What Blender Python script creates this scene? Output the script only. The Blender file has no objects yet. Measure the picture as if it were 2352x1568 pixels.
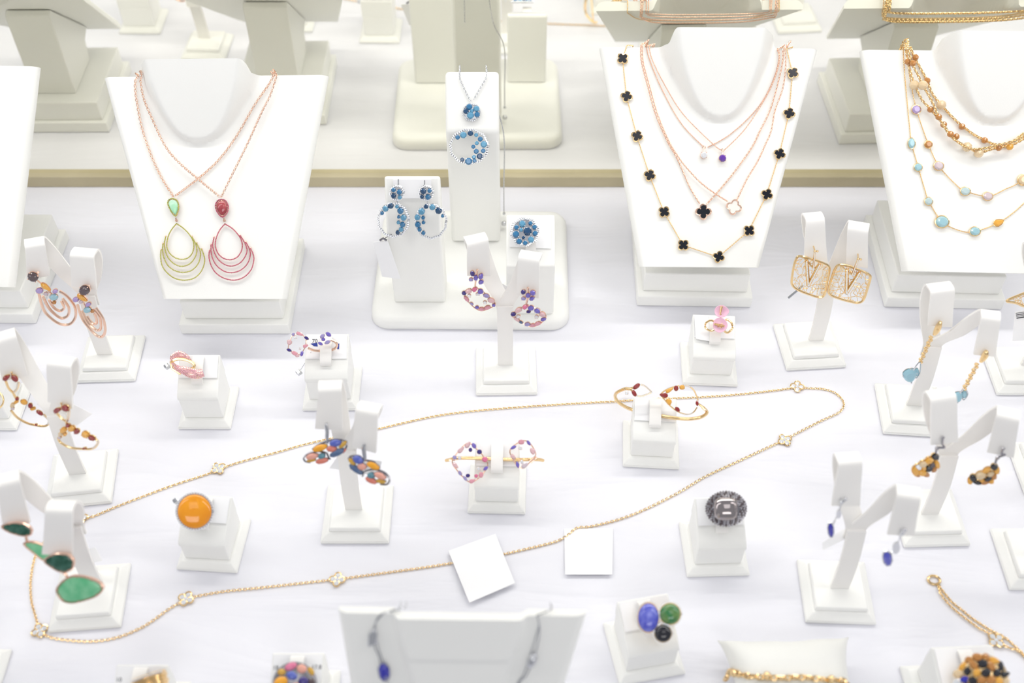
import bpy, math, random
from mathutils import Vector as V, Matrix
random.seed(7)
S = bpy.context.scene
COL = S.collection

# ------------------------------------------------------------------ camera, world, lights, exposure
F, H, PITCH = 2550.0, 0.707, math.radians(49.0)          # focal length in pixels, eye height in metres, downward pitch
cam_d = bpy.data.cameras.new('camera')
cam = bpy.data.objects.new('camera', cam_d); COL.objects.link(cam)
cam.location = (0, 0, H); cam.rotation_euler = (math.pi / 2 - PITCH, 0, 0)
cam_d.sensor_width = 36.0; cam_d.lens = F * 36.0 / 2352.0
cam_d.clip_start = 0.01; cam_d.clip_end = 20
cam_d.dof.use_dof = True; cam_d.dof.focus_distance = 0.89; cam_d.dof.aperture_fstop = 4.2
S.camera = cam
S.view_settings.view_transform = 'Standard'; S.view_settings.look = 'None'
S.view_settings.exposure = -0.16; S.view_settings.gamma = 1.0; S.view_settings.use_curve_mapping = False

world = bpy.data.worlds.new('showroom'); S.world = world; world.use_nodes = True
bg = world.node_tree.nodes['Background']; bg.inputs[0].default_value = (0.93, 0.95, 1.0, 1); bg.inputs[1].default_value = 0.47


def area(name, loc, target, size, energy, color=(1, 1, 1)):
    d = bpy.data.lights.new(name, 'AREA'); d.shape = 'RECTANGLE'; d.size, d.size_y = size; d.energy = energy; d.color = color
    o = bpy.data.objects.new(name, d); COL.objects.link(o); o.location = loc
    o.rotation_euler = (V(target) - V(loc)).to_track_quat('-Z', 'Y').to_euler()
    return o


area('case_light_left', (-0.62, 0.38, 0.62), (0.0, 0.46, 0), (0.12, 0.9), 1.15, (1, 0.98, 0.95))
area('case_light_right', (0.66, 0.38, 0.62), (0.05, 0.46, 0), (0.12, 0.9), 1.5, (1, 0.98, 0.95))
area('overhead_fill_light', (0.1, -0.1, 1.5), (0, 0.6, 0), (0.5, 0.4), 0.9, (1, 0.985, 0.96))  # added soft fill from overhead, not a particular lamp
area('front_fill_light', (0.1, -1.3, 1.5), (0, 0.5, 0.05), (1.2, 0.6), 8.5, (1, 0.985, 0.96))  # added fill behind the camera, brightens faces turned to the viewer
area('back_fill_strip', (0, 0.79, 0.62), (0, 0.60, 0), (1.7, 0.03), 3.8, (1, 0.985, 0.95))  # added fill above the mirror, brightens the display backs it reflects

# ------------------------------------------------------------------ camera geometry: pixel (2352 x 1568) -> ray -> point
CP, SP = math.cos(PITCH), math.sin(PITCH)
EYE = V((0, 0, H)); FWD = V((0, CP, -SP)); UPV = V((0, SP, CP)); RT = V((1, 0, 0)); UP = V((0, 0, 1))


def ray(px, py):
    return RT * ((px - 1176) / F) - UPV * ((py - 784) / F) + FWD


def W(p, z=0.0):
    d = ray(*p[:2])
    return EYE + d * ((z - H) / d.z)


def WY(p, y):
    d = ray(*p[:2])
    return EYE + d * (y / d.y)


class Plane:
    """A real plane in the scene; at() meets it with a sight line."""
    def __init__(self, p0, n):
        self.p = V(p0); self.n = V(n).normalized()
        self.u = UP.cross(self.n)
        self.u = self.u.normalized() if self.u.length > 1e-4 else RT.copy()
        self.v = self.n.cross(self.u)

    def at(self, p, off=0.0):
        d = ray(p[0], p[1]); q = self.p + self.n * off
        return EYE + d * ((q - EYE).dot(self.n) / d.dot(self.n))

    def shift(self, off):
        return Plane(self.p + self.n * off, self.n)


def zc(s, ox, oy):
    """zoomed-crop coordinates -> photograph pixels"""
    return lambda *pts: [(x / s + ox, y / s + oy) for x, y in pts]


# ------------------------------------------------------------------ materials
def lin(h):
    c = [int(h[i:i + 2], 16) / 255 for i in (0, 2, 4)]
    return tuple(x / 12.92 if x <= .04045 else ((x + .055) / 1.055) ** 2.4 for x in c) + (1,)


def mat(name, hexc, rough=0.4, metal=0.0, spec=0.5, coat=0.0, bump=None, trans=0.0, var=None, sheen=0.0):
    m = bpy.data.materials.new(name); m.use_nodes = True
    nt = m.node_tree; b = nt.nodes['Principled BSDF']
    b.inputs['Base Color'].default_value = lin(hexc); b.inputs['Roughness'].default_value = rough
    b.inputs['Metallic'].default_value = metal; b.inputs['Specular IOR Level'].default_value = spec
    b.inputs['Coat Weight'].default_value = coat; b.inputs['Coat Roughness'].default_value = 0.04
    b.inputs['Transmission Weight'].default_value = trans
    if bump:
        tc = nt.nodes.new('ShaderNodeTexCoord'); nz = nt.nodes.new('ShaderNodeTexNoise'); bp = nt.nodes.new('ShaderNodeBump')
        nz.inputs['Scale'].default_value = bump[0]; nz.inputs['Detail'].default_value = 3
        bp.inputs['Strength'].default_value = bump[1]; bp.inputs['Distance'].default_value = bump[2]
        nt.links.new(tc.outputs['Object'], nz.inputs['Vector']); nt.links.new(nz.outputs['Fac'], bp.inputs['Height'])
        nt.links.new(bp.outputs['Normal'], b.inputs['Normal'])
    if var:
        tc = nt.nodes.new('ShaderNodeTexCoord'); nz = nt.nodes.new('ShaderNodeTexNoise'); rp = nt.nodes.new('ShaderNodeValToRGB')
        nz.inputs['Scale'].default_value = var[1]; nz.inputs['Detail'].default_value = 4
        rp.color_ramp.elements[0].position = .35; rp.color_ramp.elements[0].color = lin(hexc)
        rp.color_ramp.elements[1].position = .68; rp.color_ramp.elements[1].color = lin(var[0])
        nt.links.new(tc.outputs['Object'], nz.inputs['Vector']); nt.links.new(nz.outputs['Fac'], rp.inputs[0])
        nt.links.new(rp.outputs[0], b.inputs['Base Color'])
    return m


M = {}
M['leather'] = mat('white_leatherette', 'f8f8f5', 0.5, spec=0.35, bump=(900, 0.12, 0.0004))
M['leather2'] = mat('white_leatherette_strip', 'f9f7f4', 0.45, spec=0.35)
M['card'] = mat('white_card', 'fafafc', 0.6, spec=0.3)
M['ink'] = mat('dark_print', '2a2c34', 0.6)
M['inkblue'] = mat('blue_print', '2a3f9e', 0.6)
M['mirror'] = mat('mirror_glass', 'fdfcf2', 0.012, metal=1.0)
M['rail'] = mat('beige_wood_rail', 'cabf9f', 0.45, var=('b5aa8a', 9))
M['gold'] = mat('yellow_gold', 'f2d3a0', 0.2, metal=1.0)
M['rose'] = mat('rose_gold', 'f3cfba', 0.24, metal=1.0)
M['silver'] = mat('white_gold', 'd9dade', 0.16, metal=1.0)
M['darksilver'] = mat('dark_rhodium', 'a09ea4', 0.22, metal=1.0)
GEM = dict(blue='3a7fb0', navy='24507a', sky='6fb4da', dia='eff1f6', violet='7a6ccc', dviolet='3d2f85', lav='b3abe4', pink='f7b3c4', lpink='f8d3da', hot='ee7fa6',
           garnet='9c2a2a', citrine='f8b84c', lcit='fbe3bb', black='20222b', smoky='5a4a4e', aqua='b4e4f5', laqua='d3eef6', lilac='c4b0ee', purple='6a3bb0', amberb='c98a48',
           clearpk='eadce8', tanz='3232b8', tanzl='5a5fd0', yellow='f2a92c', mustard='cfa23f', coral='d97f6d', peach='e7a796', slate='53698f', teal='5c8c9c', peri='5a6bc8', pearl='f4f1ea',
           peridot='bcc452', pinkpave='c94a72', minty='6fc79a')
for k, h in GEM.items():
    cab = k in ('yellow', 'mustard', 'coral', 'peach', 'slate', 'teal', 'pearl', 'minty')
    if k == 'dia':
        M[k] = mat('gem_clear', h, 0.08, metal=0.35, coat=0.6)
    else:
        M[k] = mat('gem_' + k, h, 0.10, spec=0.6, coat=0.1 if cab else 0.5, trans=0.3 if k in ('aqua','laqua','clearpk','lpink','lilac','lav','lcit','pink','sky') else (0.12 if not cab and k not in ('black',) else 0))
M['amber'] = mat('gem_amber', 'f5a21e', 0.1, coat=0.3, var=('e98a12', 60))
M['emerald'] = mat('gem_dark_emerald', '0d4a38', 0.12, coat=0.3, var=('3f6f60', 220))
M['chryso'] = mat('gem_light_green', '63c08a', 0.15, coat=0.3, var=('8fd6a8', 120))
M['mintstone'] = mat('gem_mint', 'a9e6bd', 0.15, coat=0.3, var=('c2f0cf', 150))
M['ruby'] = mat('gem_rubellite', '9c3a44', 0.1, coat=0.4, var=('b65a5c', 200))
M['tanzcab'] = mat('gem_blue_violet', '4a4fc4', 0.1, coat=0.4, var=('8088dd', 150))
M['greencab'] = mat('gem_green', '2f7a4a', 0.1, coat=0.4, var=('7f9a55', 150))
M['blackcab'] = mat('gem_black', '1c1d26', 0.08, coat=0.4)
M['onyx'] = mat('black_onyx', '10141f', 0.18, spec=0.5)
M['pinkpetal'] = mat('pink_enamel', 'f6c5dd', 0.3, coat=0.3)
M['smokeglass'] = mat('smoky_quartz', 'a39b9c', 0.02, metal=0.8, coat=0.8)
M['pinkstone'] = mat('pink_pave', 'f0b3c6', 0.12, spec=0.7, coat=0.3)
M['cushion'] = mat('cushion_leatherette', 'f0f0ec', 0.42, spec=0.4)


# ------------------------------------------------------------------ mesh builder
def _ico(sub):
    import bmesh
    b = bmesh.new(); bmesh.ops.create_icosphere(b, subdivisions=sub, radius=1)
    vs = [v.co.copy() for v in b.verts]; b.verts.index_update(); fs = [[v.index for v in f.verts] for f in b.faces]; b.free()
    return vs, fs


ICO1, ICO2, ICO3 = _ico(1), _ico(2), _ico(3)


class MB:
    def __init__(self): self.v, self.f = [], []

    def add(self, vs, fs):
        o = len(self.v); self.v += [V(x) for x in vs]; self.f += [[i + o for i in f] for f in fs]; return self

    def ball(self, c, r, ico=ICO1, n=None, flat=1.0):
        if n is None or flat == 1.0: self.add([c + x * r for x in ico[0]], ico[1])
        else: self.add([c + (x - n * x.dot(n) * (1 - flat)) * r for x in ico[0]], ico[1])
        return self

    def prism(self, pts, n, h):
        k = len(pts); top = [p + n * h for p in pts]
        self.add(list(pts) + top, [list(range(k))[::-1], list(range(k, 2 * k))] + [[i, (i + 1) % k, k + (i + 1) % k, k + i] for i in range(k)]); return self

    def loft(self, rings, cap=True, closed=True):
        k = len(rings[0]); vs = [p for r in rings for p in r]; fs = []
        for a in range(len(rings) - 1):
            for i in range(k if closed else k - 1):
                j = (i + 1) % k; fs.append([a * k + i, a * k + j, (a + 1) * k + j, (a + 1) * k + i])
        if cap: fs += [list(range(k))[::-1], list(range((len(rings) - 1) * k, len(rings) * k))]
        self.add(vs, fs); return self

    def tube(self, path, r, closed=False, sides=6):
        n = len(path); rings = []; ref = None
        for i, p in enumerate(path):
            if closed: t = path[(i + 1) % n] - path[i - 1]
            else: t = path[min(i + 1, n - 1)] - path[max(i - 1, 0)]
            t = t.normalized() if t.length > 1e-9 else V((1, 0, 0))
            if ref is None:
                ref = t.orthogonal().normalized()
            a = (ref - t * ref.dot(t)); a = a.normalized() if a.length > 1e-6 else t.orthogonal().normalized()
            ref = a; b = t.cross(a); rr = r(i / (n - 1)) if callable(r) else r
            rings.append([p + (a * math.cos(2 * math.pi * j / sides) + b * math.sin(2 * math.pi * j / sides)) * rr for j in range(sides)])
        if closed:
            # close on the best matching rotation of the first ring
            k = min(range(sides), key=lambda s: (rings[-1][0] - rings[0][s]).length)
            rings.append(rings[0][k:] + rings[0][:k]); self.loft(rings, cap=False)
        else: self.loft(rings)
        return self

    def ribbon(self, cs, ws, th):
        """solid strip: centres, half-width vectors, thickness"""
        n = len(cs); rings = []
        for i in range(n):
            t = (cs[min(i + 1, n - 1)] - cs[max(i - 1, 0)]).normalized(); w = ws[i]
            nn = t.cross(w).normalized() * (th / 2)
            rings.append([cs[i] - w - nn, cs[i] + w - nn, cs[i] + w + nn, cs[i] - w + nn])
        return self.loft(rings)

    def box(self, o, ex, ey, ez, x0, x1, y0, y1, z0, z1, ins=0.0, ins0=0.0):
        P = lambda x, y, z: o + ex * x + ey * y + ez * z
        a = [P(x0 + ins0, y0 + ins0, z0), P(x1 - ins0, y0 + ins0, z0), P(x1 - ins0, y1 - ins0, z0), P(x0 + ins0, y1 - ins0, z0)]
        b = [P(x0 + ins, y0 + ins, z1), P(x1 - ins, y0 + ins, z1), P(x1 - ins, y1 - ins, z1), P(x0 + ins, y1 - ins, z1)]
        return self.loft([a, b])

    def link(self, c, t, a, half, wide, r, seg=10, sd=5):
        b = t.cross(a); vs = []; fs = []
        for i in range(seg):
            ph = 2 * math.pi * i / seg; ct, st = math.cos(ph), math.sin(ph)
            p = c + t * (half * ct) + a * (wide * st); o = (t * (ct * wide) + a * (st * half)).normalized()
            for j in range(sd):
                q = 2 * math.pi * j / sd; vs.append(p + (o * math.cos(q) + b * math.sin(q)) * r)
        for i in range(seg):
            for j in range(sd):
                fs.append([i * sd + j, ((i + 1) % seg) * sd + j, ((i + 1) % seg) * sd + (j + 1) % sd, i * sd + (j + 1) % sd])
        return self.add(vs, fs)

    def chain(self, path, n, ln, r, wide=0.5):
        pts = resample(path, ln * 0.70)
        for i in range(len(pts) - 1):
            t = pts[i + 1] - pts[i]
            if t.length < 1e-7: continue
            t.normalize(); nn = n(i / len(pts)) if callable(n) else n
            s = t.cross(nn).normalized(); m = s.cross(t)
            a = (s + m * 0.55).normalized() if i % 2 else (s * 0.62 - m).normalized()
            self.link((pts[i] + pts[i + 1]) / 2, t, a, ln / 2, ln / 2 * wide, r)
        return self

    def build(self, name, m, parent=None, smooth=True, bevel=0.0, angle=38, seg=2, loc=None):
        if not self.v: return None
        root = parent
        while root is not None and root.parent is not None: root = root.parent
        o0 = root.location if root is not None else (V(loc) if loc is not None else V((0, 0, 0)))
        me = bpy.data.meshes.new(name); me.from_pydata([tuple(p - o0) for p in self.v], [], self.f)
        me.validate(); me.update()
        import bmesh
        b = bmesh.new(); b.from_mesh(me); bmesh.ops.recalc_face_normals(b, faces=b.faces); b.to_mesh(me); b.free()
        if smooth:
            me.polygons.foreach_set('use_smooth', [True] * len(me.polygons)); me.set_sharp_from_angle(angle=math.radians(angle))
        o = bpy.data.objects.new(name, me); COL.objects.link(o); me.materials.append(M[m] if isinstance(m, str) else m)
        if parent is not None: o.parent = parent
        else: o.location = o0
        if bevel:
            md = o.modifiers.new('edge', 'BEVEL'); md.width = bevel; md.segments = seg; md.limit_method = 'ANGLE'; md.angle_limit = math.radians(30)
        return o


def tag(o, label, cat, group=None, kind=None):
    o['label'] = label; o['category'] = cat
    if group: o['group'] = group
    if kind: o['kind'] = kind
    return o


def thing(name, label, cat, loc, group=None):
    o = bpy.data.objects.new(name, None); COL.objects.link(o); o.location = loc; o.empty_display_size = 0.01
    return tag(o, label, cat, group)


def catmull(p, k=8, closed=False):
    n = len(p); out = []
    for i in range(n if closed else n - 1):
        if closed: a, b, c, d = p[i - 1], p[i], p[(i + 1) % n], p[(i + 2) % n]
        else: a, b, c, d = p[max(i - 1, 0)], p[i], p[i + 1], p[min(i + 2, n - 1)]
        for j in range(k):
            t = j / k
            out.append(0.5 * ((2 * b) + (c - a) * t + (2 * a - 5 * b + 4 * c - d) * t * t + (3 * b - a - 3 * c + d) * t ** 3))
    if not closed: out.append(p[-1].copy())
    return out


def resample(path, step):
    out = [path[0].copy()]; acc = 0.0
    L = sum((path[i + 1] - path[i]).length for i in range(len(path) - 1)); n = max(1, round(L / step)); st = L / n; nxt = st
    for i in range(len(path) - 1):
        d = (path[i + 1] - path[i]).length
        while d > 0 and acc + d >= nxt - 1e-9 and len(out) <= n:
            out.append(path[i].lerp(path[i + 1], (nxt - acc) / d)); nxt += st
        acc += d
    return out


def curve_on(pl, pts, off=0.0, k=8, closed=False):
    return catmull([pl.at(p, off) for p in pts], k, closed)


# ------------------------------------------------------------------ gems
def outline(cx, cy, rx, ry, rot, style, k=12):
    """girdle outline in photograph pixels; rot in degrees, counter-clockwise as seen"""
    out = []; cr, sr = math.cos(math.radians(rot)), math.sin(math.radians(rot))
    if style == 'e': angs = [math.radians(a) for a in (18, 72, 108, 162, 198, 252, 288, 342)]
    else: angs = [2 * math.pi * (i + .5) / k for i in range(k)]
    for a in angs:
        x, y = math.cos(a), math.sin(a)
        if style == 'e': x, y = max(-.86, min(.86, x * 1.25)), max(-.86, min(.86, y * 1.25))
        elif style == 'm': y *= (1 - abs(x)) ** .25 * .9 + .1
        elif style == 'p': y *= 1 - .45 * (x + 1) / 2 * (1 if x > -.2 else .6); x *= 1.08
        X, Y = x * rx, y * ry
        out.append((cx + X * cr - Y * sr, cy - (X * sr + Y * cr)))
    return out


def gem_mesh(mb, pl, px, style, off, hgt):
    ring = [pl.at(p, off) for p in px]; c = sum(ring, V()) / len(ring); n = pl.n
    R = min((p - c).length for p in ring); h = R * hgt
    if style == 'c':
        rings = [[c + (p - c) * .93 - n * R * .35 for p in ring]]
        for t in (0, .25, .45, .62, .76, .88, .97):
            rings.append([c + (p - c) * math.sqrt(1 - t * t) + n * h * t for p in ring])
        mb.loft(rings)
    else:
        mid = [c + ((ring[i] + ring[(i + 1) % len(ring)]) / 2 - c) * .86 + n * h * .45 for i in range(len(ring))]
        top = [c + (p - c) * .58 + n * h * .8 for p in ring]
        low = [c + (p - c) * .35 - n * min(R * .55, off + .0001) for p in ring]
        k = len(ring); o = len(mb.v); mb.add(low + ring + mid + top, [])
        f = [list(range(o, o + k))[::-1], list(range(o + 3 * k, o + 4 * k))]
        for i in range(k):
            j = (i + 1) % k; L, G, D, T = o, o + k, o + 2 * k, o + 3 * k
            f += [[L + i, L + j, G + j, G + i], [G + i, G + j, D + i], [D + i, T + j, T + i], [G + j, D + j, D + i], [D + i, D + j, T + j]]
        mb.f += f
    return c, R, ring


def gems(root, pl, lst, metal=None, s=1.0, ox=0, oy=0, off=0.0014, part='gemstone', prongs=4, seat=None, bezel=False):
    """lst rows: x, y, rx, ry, rot, colour, style - each stone becomes its own part; seats and prongs go into the metal builder"""
    for r in lst:
        x, y, rx, ry, rot, colr, st = (list(r) + [0, 'dia', 'r'][len(r) - 4:])[:7] if len(r) < 7 else r
        cx, cy, rx, ry = x / s + ox, y / s + oy, rx / s, ry / s
        px = outline(cx, cy, rx, ry, rot, st, 16 if (st == 'c' or rx > 14) else 12)
        mb = MB(); c, R, ring = gem_mesh(mb, pl, px, st, off, 0.62 if st == 'c' else 0.75)
        o = mb.build(part, colr, root, smooth=(st == 'c'))
        if metal is not None:
            base = [c + (p - c) * 1.02 - pl.n * off for p in ring]
            metal.prism([p - pl.n * 0.0003 for p in base], pl.n, off * .8)
            if bezel: metal.tube([c + (p - c) * 1.07 for p in ring], max(.00025, R * .12), True, 5)
            elif prongs:
                k = len(ring)
                for i in range(prongs):
                    p = ring[int((i + .5) * k / prongs) % k]; metal.ball(c + (p - c) * 1.0 + pl.n * R * .18, max(.00028, R * .15))


def beads(mb, path, r, step=None, flat=1.0):
    for p in resample(path, step or r * 2.05): mb.ball(p, r)
    return mb


def text(body, pl, px, hgt_px, m, parent, rot=0, off=0.0003):
    d = bpy.data.curves.new('print', 'FONT'); d.body = body; d.align_x = 'CENTER'; d.align_y = 'CENTER'; d.extrude = 0.00003
    c = pl.at(px, off); d.size = (pl.at((px[0], px[1] + hgt_px / 2)) - pl.at((px[0], px[1] - hgt_px / 2))).length * 1.4
    tmp = bpy.data.objects.new('tmp_text', d); COL.objects.link(tmp); bpy.context.view_layer.update()
    me = bpy.data.meshes.new_from_object(tmp.evaluated_get(bpy.context.evaluated_depsgraph_get())); bpy.data.objects.remove(tmp); bpy.data.curves.remove(d)
    me.name = 'printed_number'; me.materials.clear(); me.materials.append(M[m])
    o = bpy.data.objects.new('printed_number', me); COL.objects.link(o)
    mt = Matrix((pl.u, pl.v, pl.n)).transposed().to_4x4() @ Matrix.Rotation(math.radians(rot), 4, 'Z')
    root = parent
    while root.parent is not None: root = root.parent
    mt.translation = c - root.location
    o.parent = parent; o.matrix_local = mt
    return o
# ------------------------------------------------------------------ the setting: cloth-covered shelf, back rail, mirror
def cloth_material():
    m = bpy.data.materials.new('white_satin_cloth'); m.use_nodes = True; nt = m.node_tree; b = nt.nodes['Principled BSDF']
    b.inputs['Base Color'].default_value = lin('ebebf2'); b.inputs['Roughness'].default_value = 0.55; b.inputs['Specular IOR Level'].default_value = 0.3
    tc = nt.nodes.new('ShaderNodeTexCoord'); mp = nt.nodes.new('ShaderNodeMapping'); mp.inputs['Scale'].default_value = (3.0, 11.0, 1); mp.inputs['Rotation'].default_value = (0, 0, .22)
    n1 = nt.nodes.new('ShaderNodeTexNoise'); n1.inputs['Scale'].default_value = 2.2; n1.inputs['Detail'].default_value = 3; n1.inputs['Distortion'].default_value = .6
    b1 = nt.nodes.new('ShaderNodeBump'); b1.inputs['Strength'].default_value = .8; b1.inputs['Distance'].default_value = .006
    nt.links.new(tc.outputs['Object'], mp.inputs[0]); nt.links.new(mp.outputs[0], n1.inputs['Vector']); nt.links.new(n1.outputs['Fac'], b1.inputs['Height'])
    nt.links.new(b1.outputs[0], b.inputs['Normal'])
    return m


M['cloth'] = cloth_material()
YM = 0.8105
e = [V((1, 0, 0)), V((0, 1, 0)), V((0, 0, 1))]
O0 = V((0, 0, 0))
o = MB().box(O0, *e, -0.95, 0.95, -0.15, YM + 0.05, -0.02, 0.0).build('display_shelf', 'cloth', smooth=False)
tag(o, 'white satin cloth covering the display shelf', 'display shelf', kind='structure')
o = MB().box(O0, *e, -0.95, 0.95, YM, YM + 0.02, 0.0002, 0.0128).build('trim_1', 'rail', bevel=0.0008)
tag(o, 'beige wooden rail under the mirror', 'rail', kind='structure')
o = MB().box(O0, *e, -0.95, 0.95, YM + 0.006, YM + 0.012, 0.0129, 0.62).build('wall_back', 'mirror', smooth=False)
tag(o, 'wide mirror panel along the back of the case', 'mirror', kind='structure')


# ------------------------------------------------------------------ white displays
class Stand: pass


def frame(FL, FR, z=0.0):
    p0, p1 = W(FL, z), W(FR, z); s = Stand(); s.o = p0; s.w = (p1 - p0).length
    s.ex = (p1 - p0).normalized(); s.ey = UP.cross(s.ex).normalized(); s.ez = UP.copy()
    s.P = lambda x, y, z: s.o + s.ex * x + s.ey * y + s.ez * z
    return s


def ring_stand(FL, FR, label, lip=.028, back=.041, tab=True, card=True, bw=.76, tabw=.0088, group='white ring blocks'):
    s = frame(FL, FR); w = s.w
    s.root = thing('ring_stand', label, 'ring stand', s.P(w / 2, w / 2, 0), group)
    MB().box(s.o, s.ex, s.ey, s.ez, 0, w, 0, w, .0004, .0028).box(s.o, s.ex, s.ey, s.ez, 0, w, 0, w, .0028, .0070, ins=.0042).build('base', 'leather', s.root, bevel=.0007)
    x0, x1 = w * (1 - bw) / 2, w * (1 + bw) / 2; y0, y1 = .0065, w - .0055
    prof = [(y0, .0071), (y0, lip - .0042), (y1, lip - .0042), (y1, .0071)]
    MB().loft([[s.P(x, y, z) for y, z in prof] for x in (x0 + .0004, x1 - .0004)]).build('block', 'leather', s.root, bevel=.0009, seg=3)
    prof = [(y0 - .0007, lip - .0041), (y0 - .0007, lip - .0016), (y0 + .0004, lip), (y0 + .006, lip + .0032), (y1 - .001, back), (y1, back - .001), (y1, lip - .0041)]
    MB().loft([[s.P(x, y, z) for y, z in prof] for x in (x0, x1)]).build('sloped_pad', 'leather', s.root, bevel=.0009, seg=3)
    a, b = s.P((x0 + x1) / 2, y0 + .006, lip + .0032), s.P((x0 + x1) / 2, y1 - .001, back)
    s.sl = (b - a).normalized(); s.n = s.ex.cross(s.sl).normalized(); s.top = Plane(a, s.n); s.L = (b - a).length; s.a = a; s.bwid = x1 - x0
    if card:
        c = MB(); hw = s.bwid * .47
        q = [a - s.ex * hw + s.sl * (s.L * .30), a + s.ex * hw + s.sl * (s.L * .30), a + s.ex * hw + s.sl * (s.L * .98), a - s.ex * hw + s.sl * (s.L * .98)]
        s.card = c.prism([p + s.n * .0006 for p in q], s.n, .0004).build('card', 'card', s.root, smooth=False)
    if tab:
        ys = [.12, .16, .3, .5, .7, .86, .93]; hs = [.0012, .0030, .0042, .0046, .0042, .0030, .0012]
        cs = catmull([a + s.sl * (s.L * t) + s.n * h for t, h in zip(ys, hs)], 4)
        MB().ribbon(cs, [s.ex * tabw / 2] * len(cs), .0014).build('strap', 'leather2', s.root)
    return s


def earring_stand(FL, FR, foot, left, right, label, zt=.122, drop=.028, jz=.07):
    s = frame(FL, FR); w = s.w
    s.root = thing('earring_stand', label, 'earring stand', s.P(w / 2, w / 2, 0), 'white earring stands')
    MB().box(s.o, s.ex, s.ey, s.ez, 0, w, 0, w, .0004, .003).box(s.o, s.ex, s.ey, s.ez, 0, w, 0, w, .003, .0075, ins=.005).build('base', 'leather', s.root, bevel=.0007)
    k = .0058
    MB().box(s.o, s.ex, s.ey, s.ez, k, w - k, k, w - k, .0076, .0115, ins=.0008).build('plate', 'leather', s.root, bevel=.0009)
    ft = W(foot, .0116); J = ft + UP * (jz - .0116) + s.ey * .010
    cs = catmull([ft, ft + UP * .012 + s.ey * .0005, ft + UP * .034 + s.ey * .003, J], 5)
    MB().ribbon(cs, [s.ex * .0062] * len(cs), .0022).build('stem', 'leather2', s.root)
    s.fl = []
    for side, q in ((-1, left), (1, right)):
        if q is None: continue
        TL, TR, BR, BL = [W(q[0], zt), W(q[1], zt), W(q[2], zt - drop), W(q[3], zt - drop)]
        wt, wb = (TR - TL) / 2, (BR - BL) / 2; T, B = (TL + TR) / 2, (BL + BR) / 2
        bk = UP.cross(wt).normalized(); w0 = s.ex * .0062
        st = J + UP * .002 + s.ex * side * .0015 + s.ey * .0024
        m1 = st.lerp(T + bk * .014 - UP * .006, .45) - UP * .004; m2 = st.lerp(T + bk * .014 - UP * .006, .80)
        pts = [J - UP * .012 + s.ey * .0022, st, m1, m2, T + bk * .0105 - UP * .0005, T + bk * .0045 + UP * .002, T, T.lerp(B, .5) + bk * .0006, B]
        wd = [w0, w0, w0.lerp(wt, .5), wt, wt, wt, wt, wt.lerp(wb, .5), wb]
        MB().ribbon(catmull(pts, 6), catmull(wd, 6), .0016).build('arm', 'leather2', s.root, angle=60)
        n = wb.cross(B - T).normalized(); n = -n if n.y > 0 else n
        nv = V((n.x, n.y, 0)).normalized()
        s.fl.append(Plane(B.lerp(T, .25) + n * .0035, (nv * .97 + UP * .25)))
    return s


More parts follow.
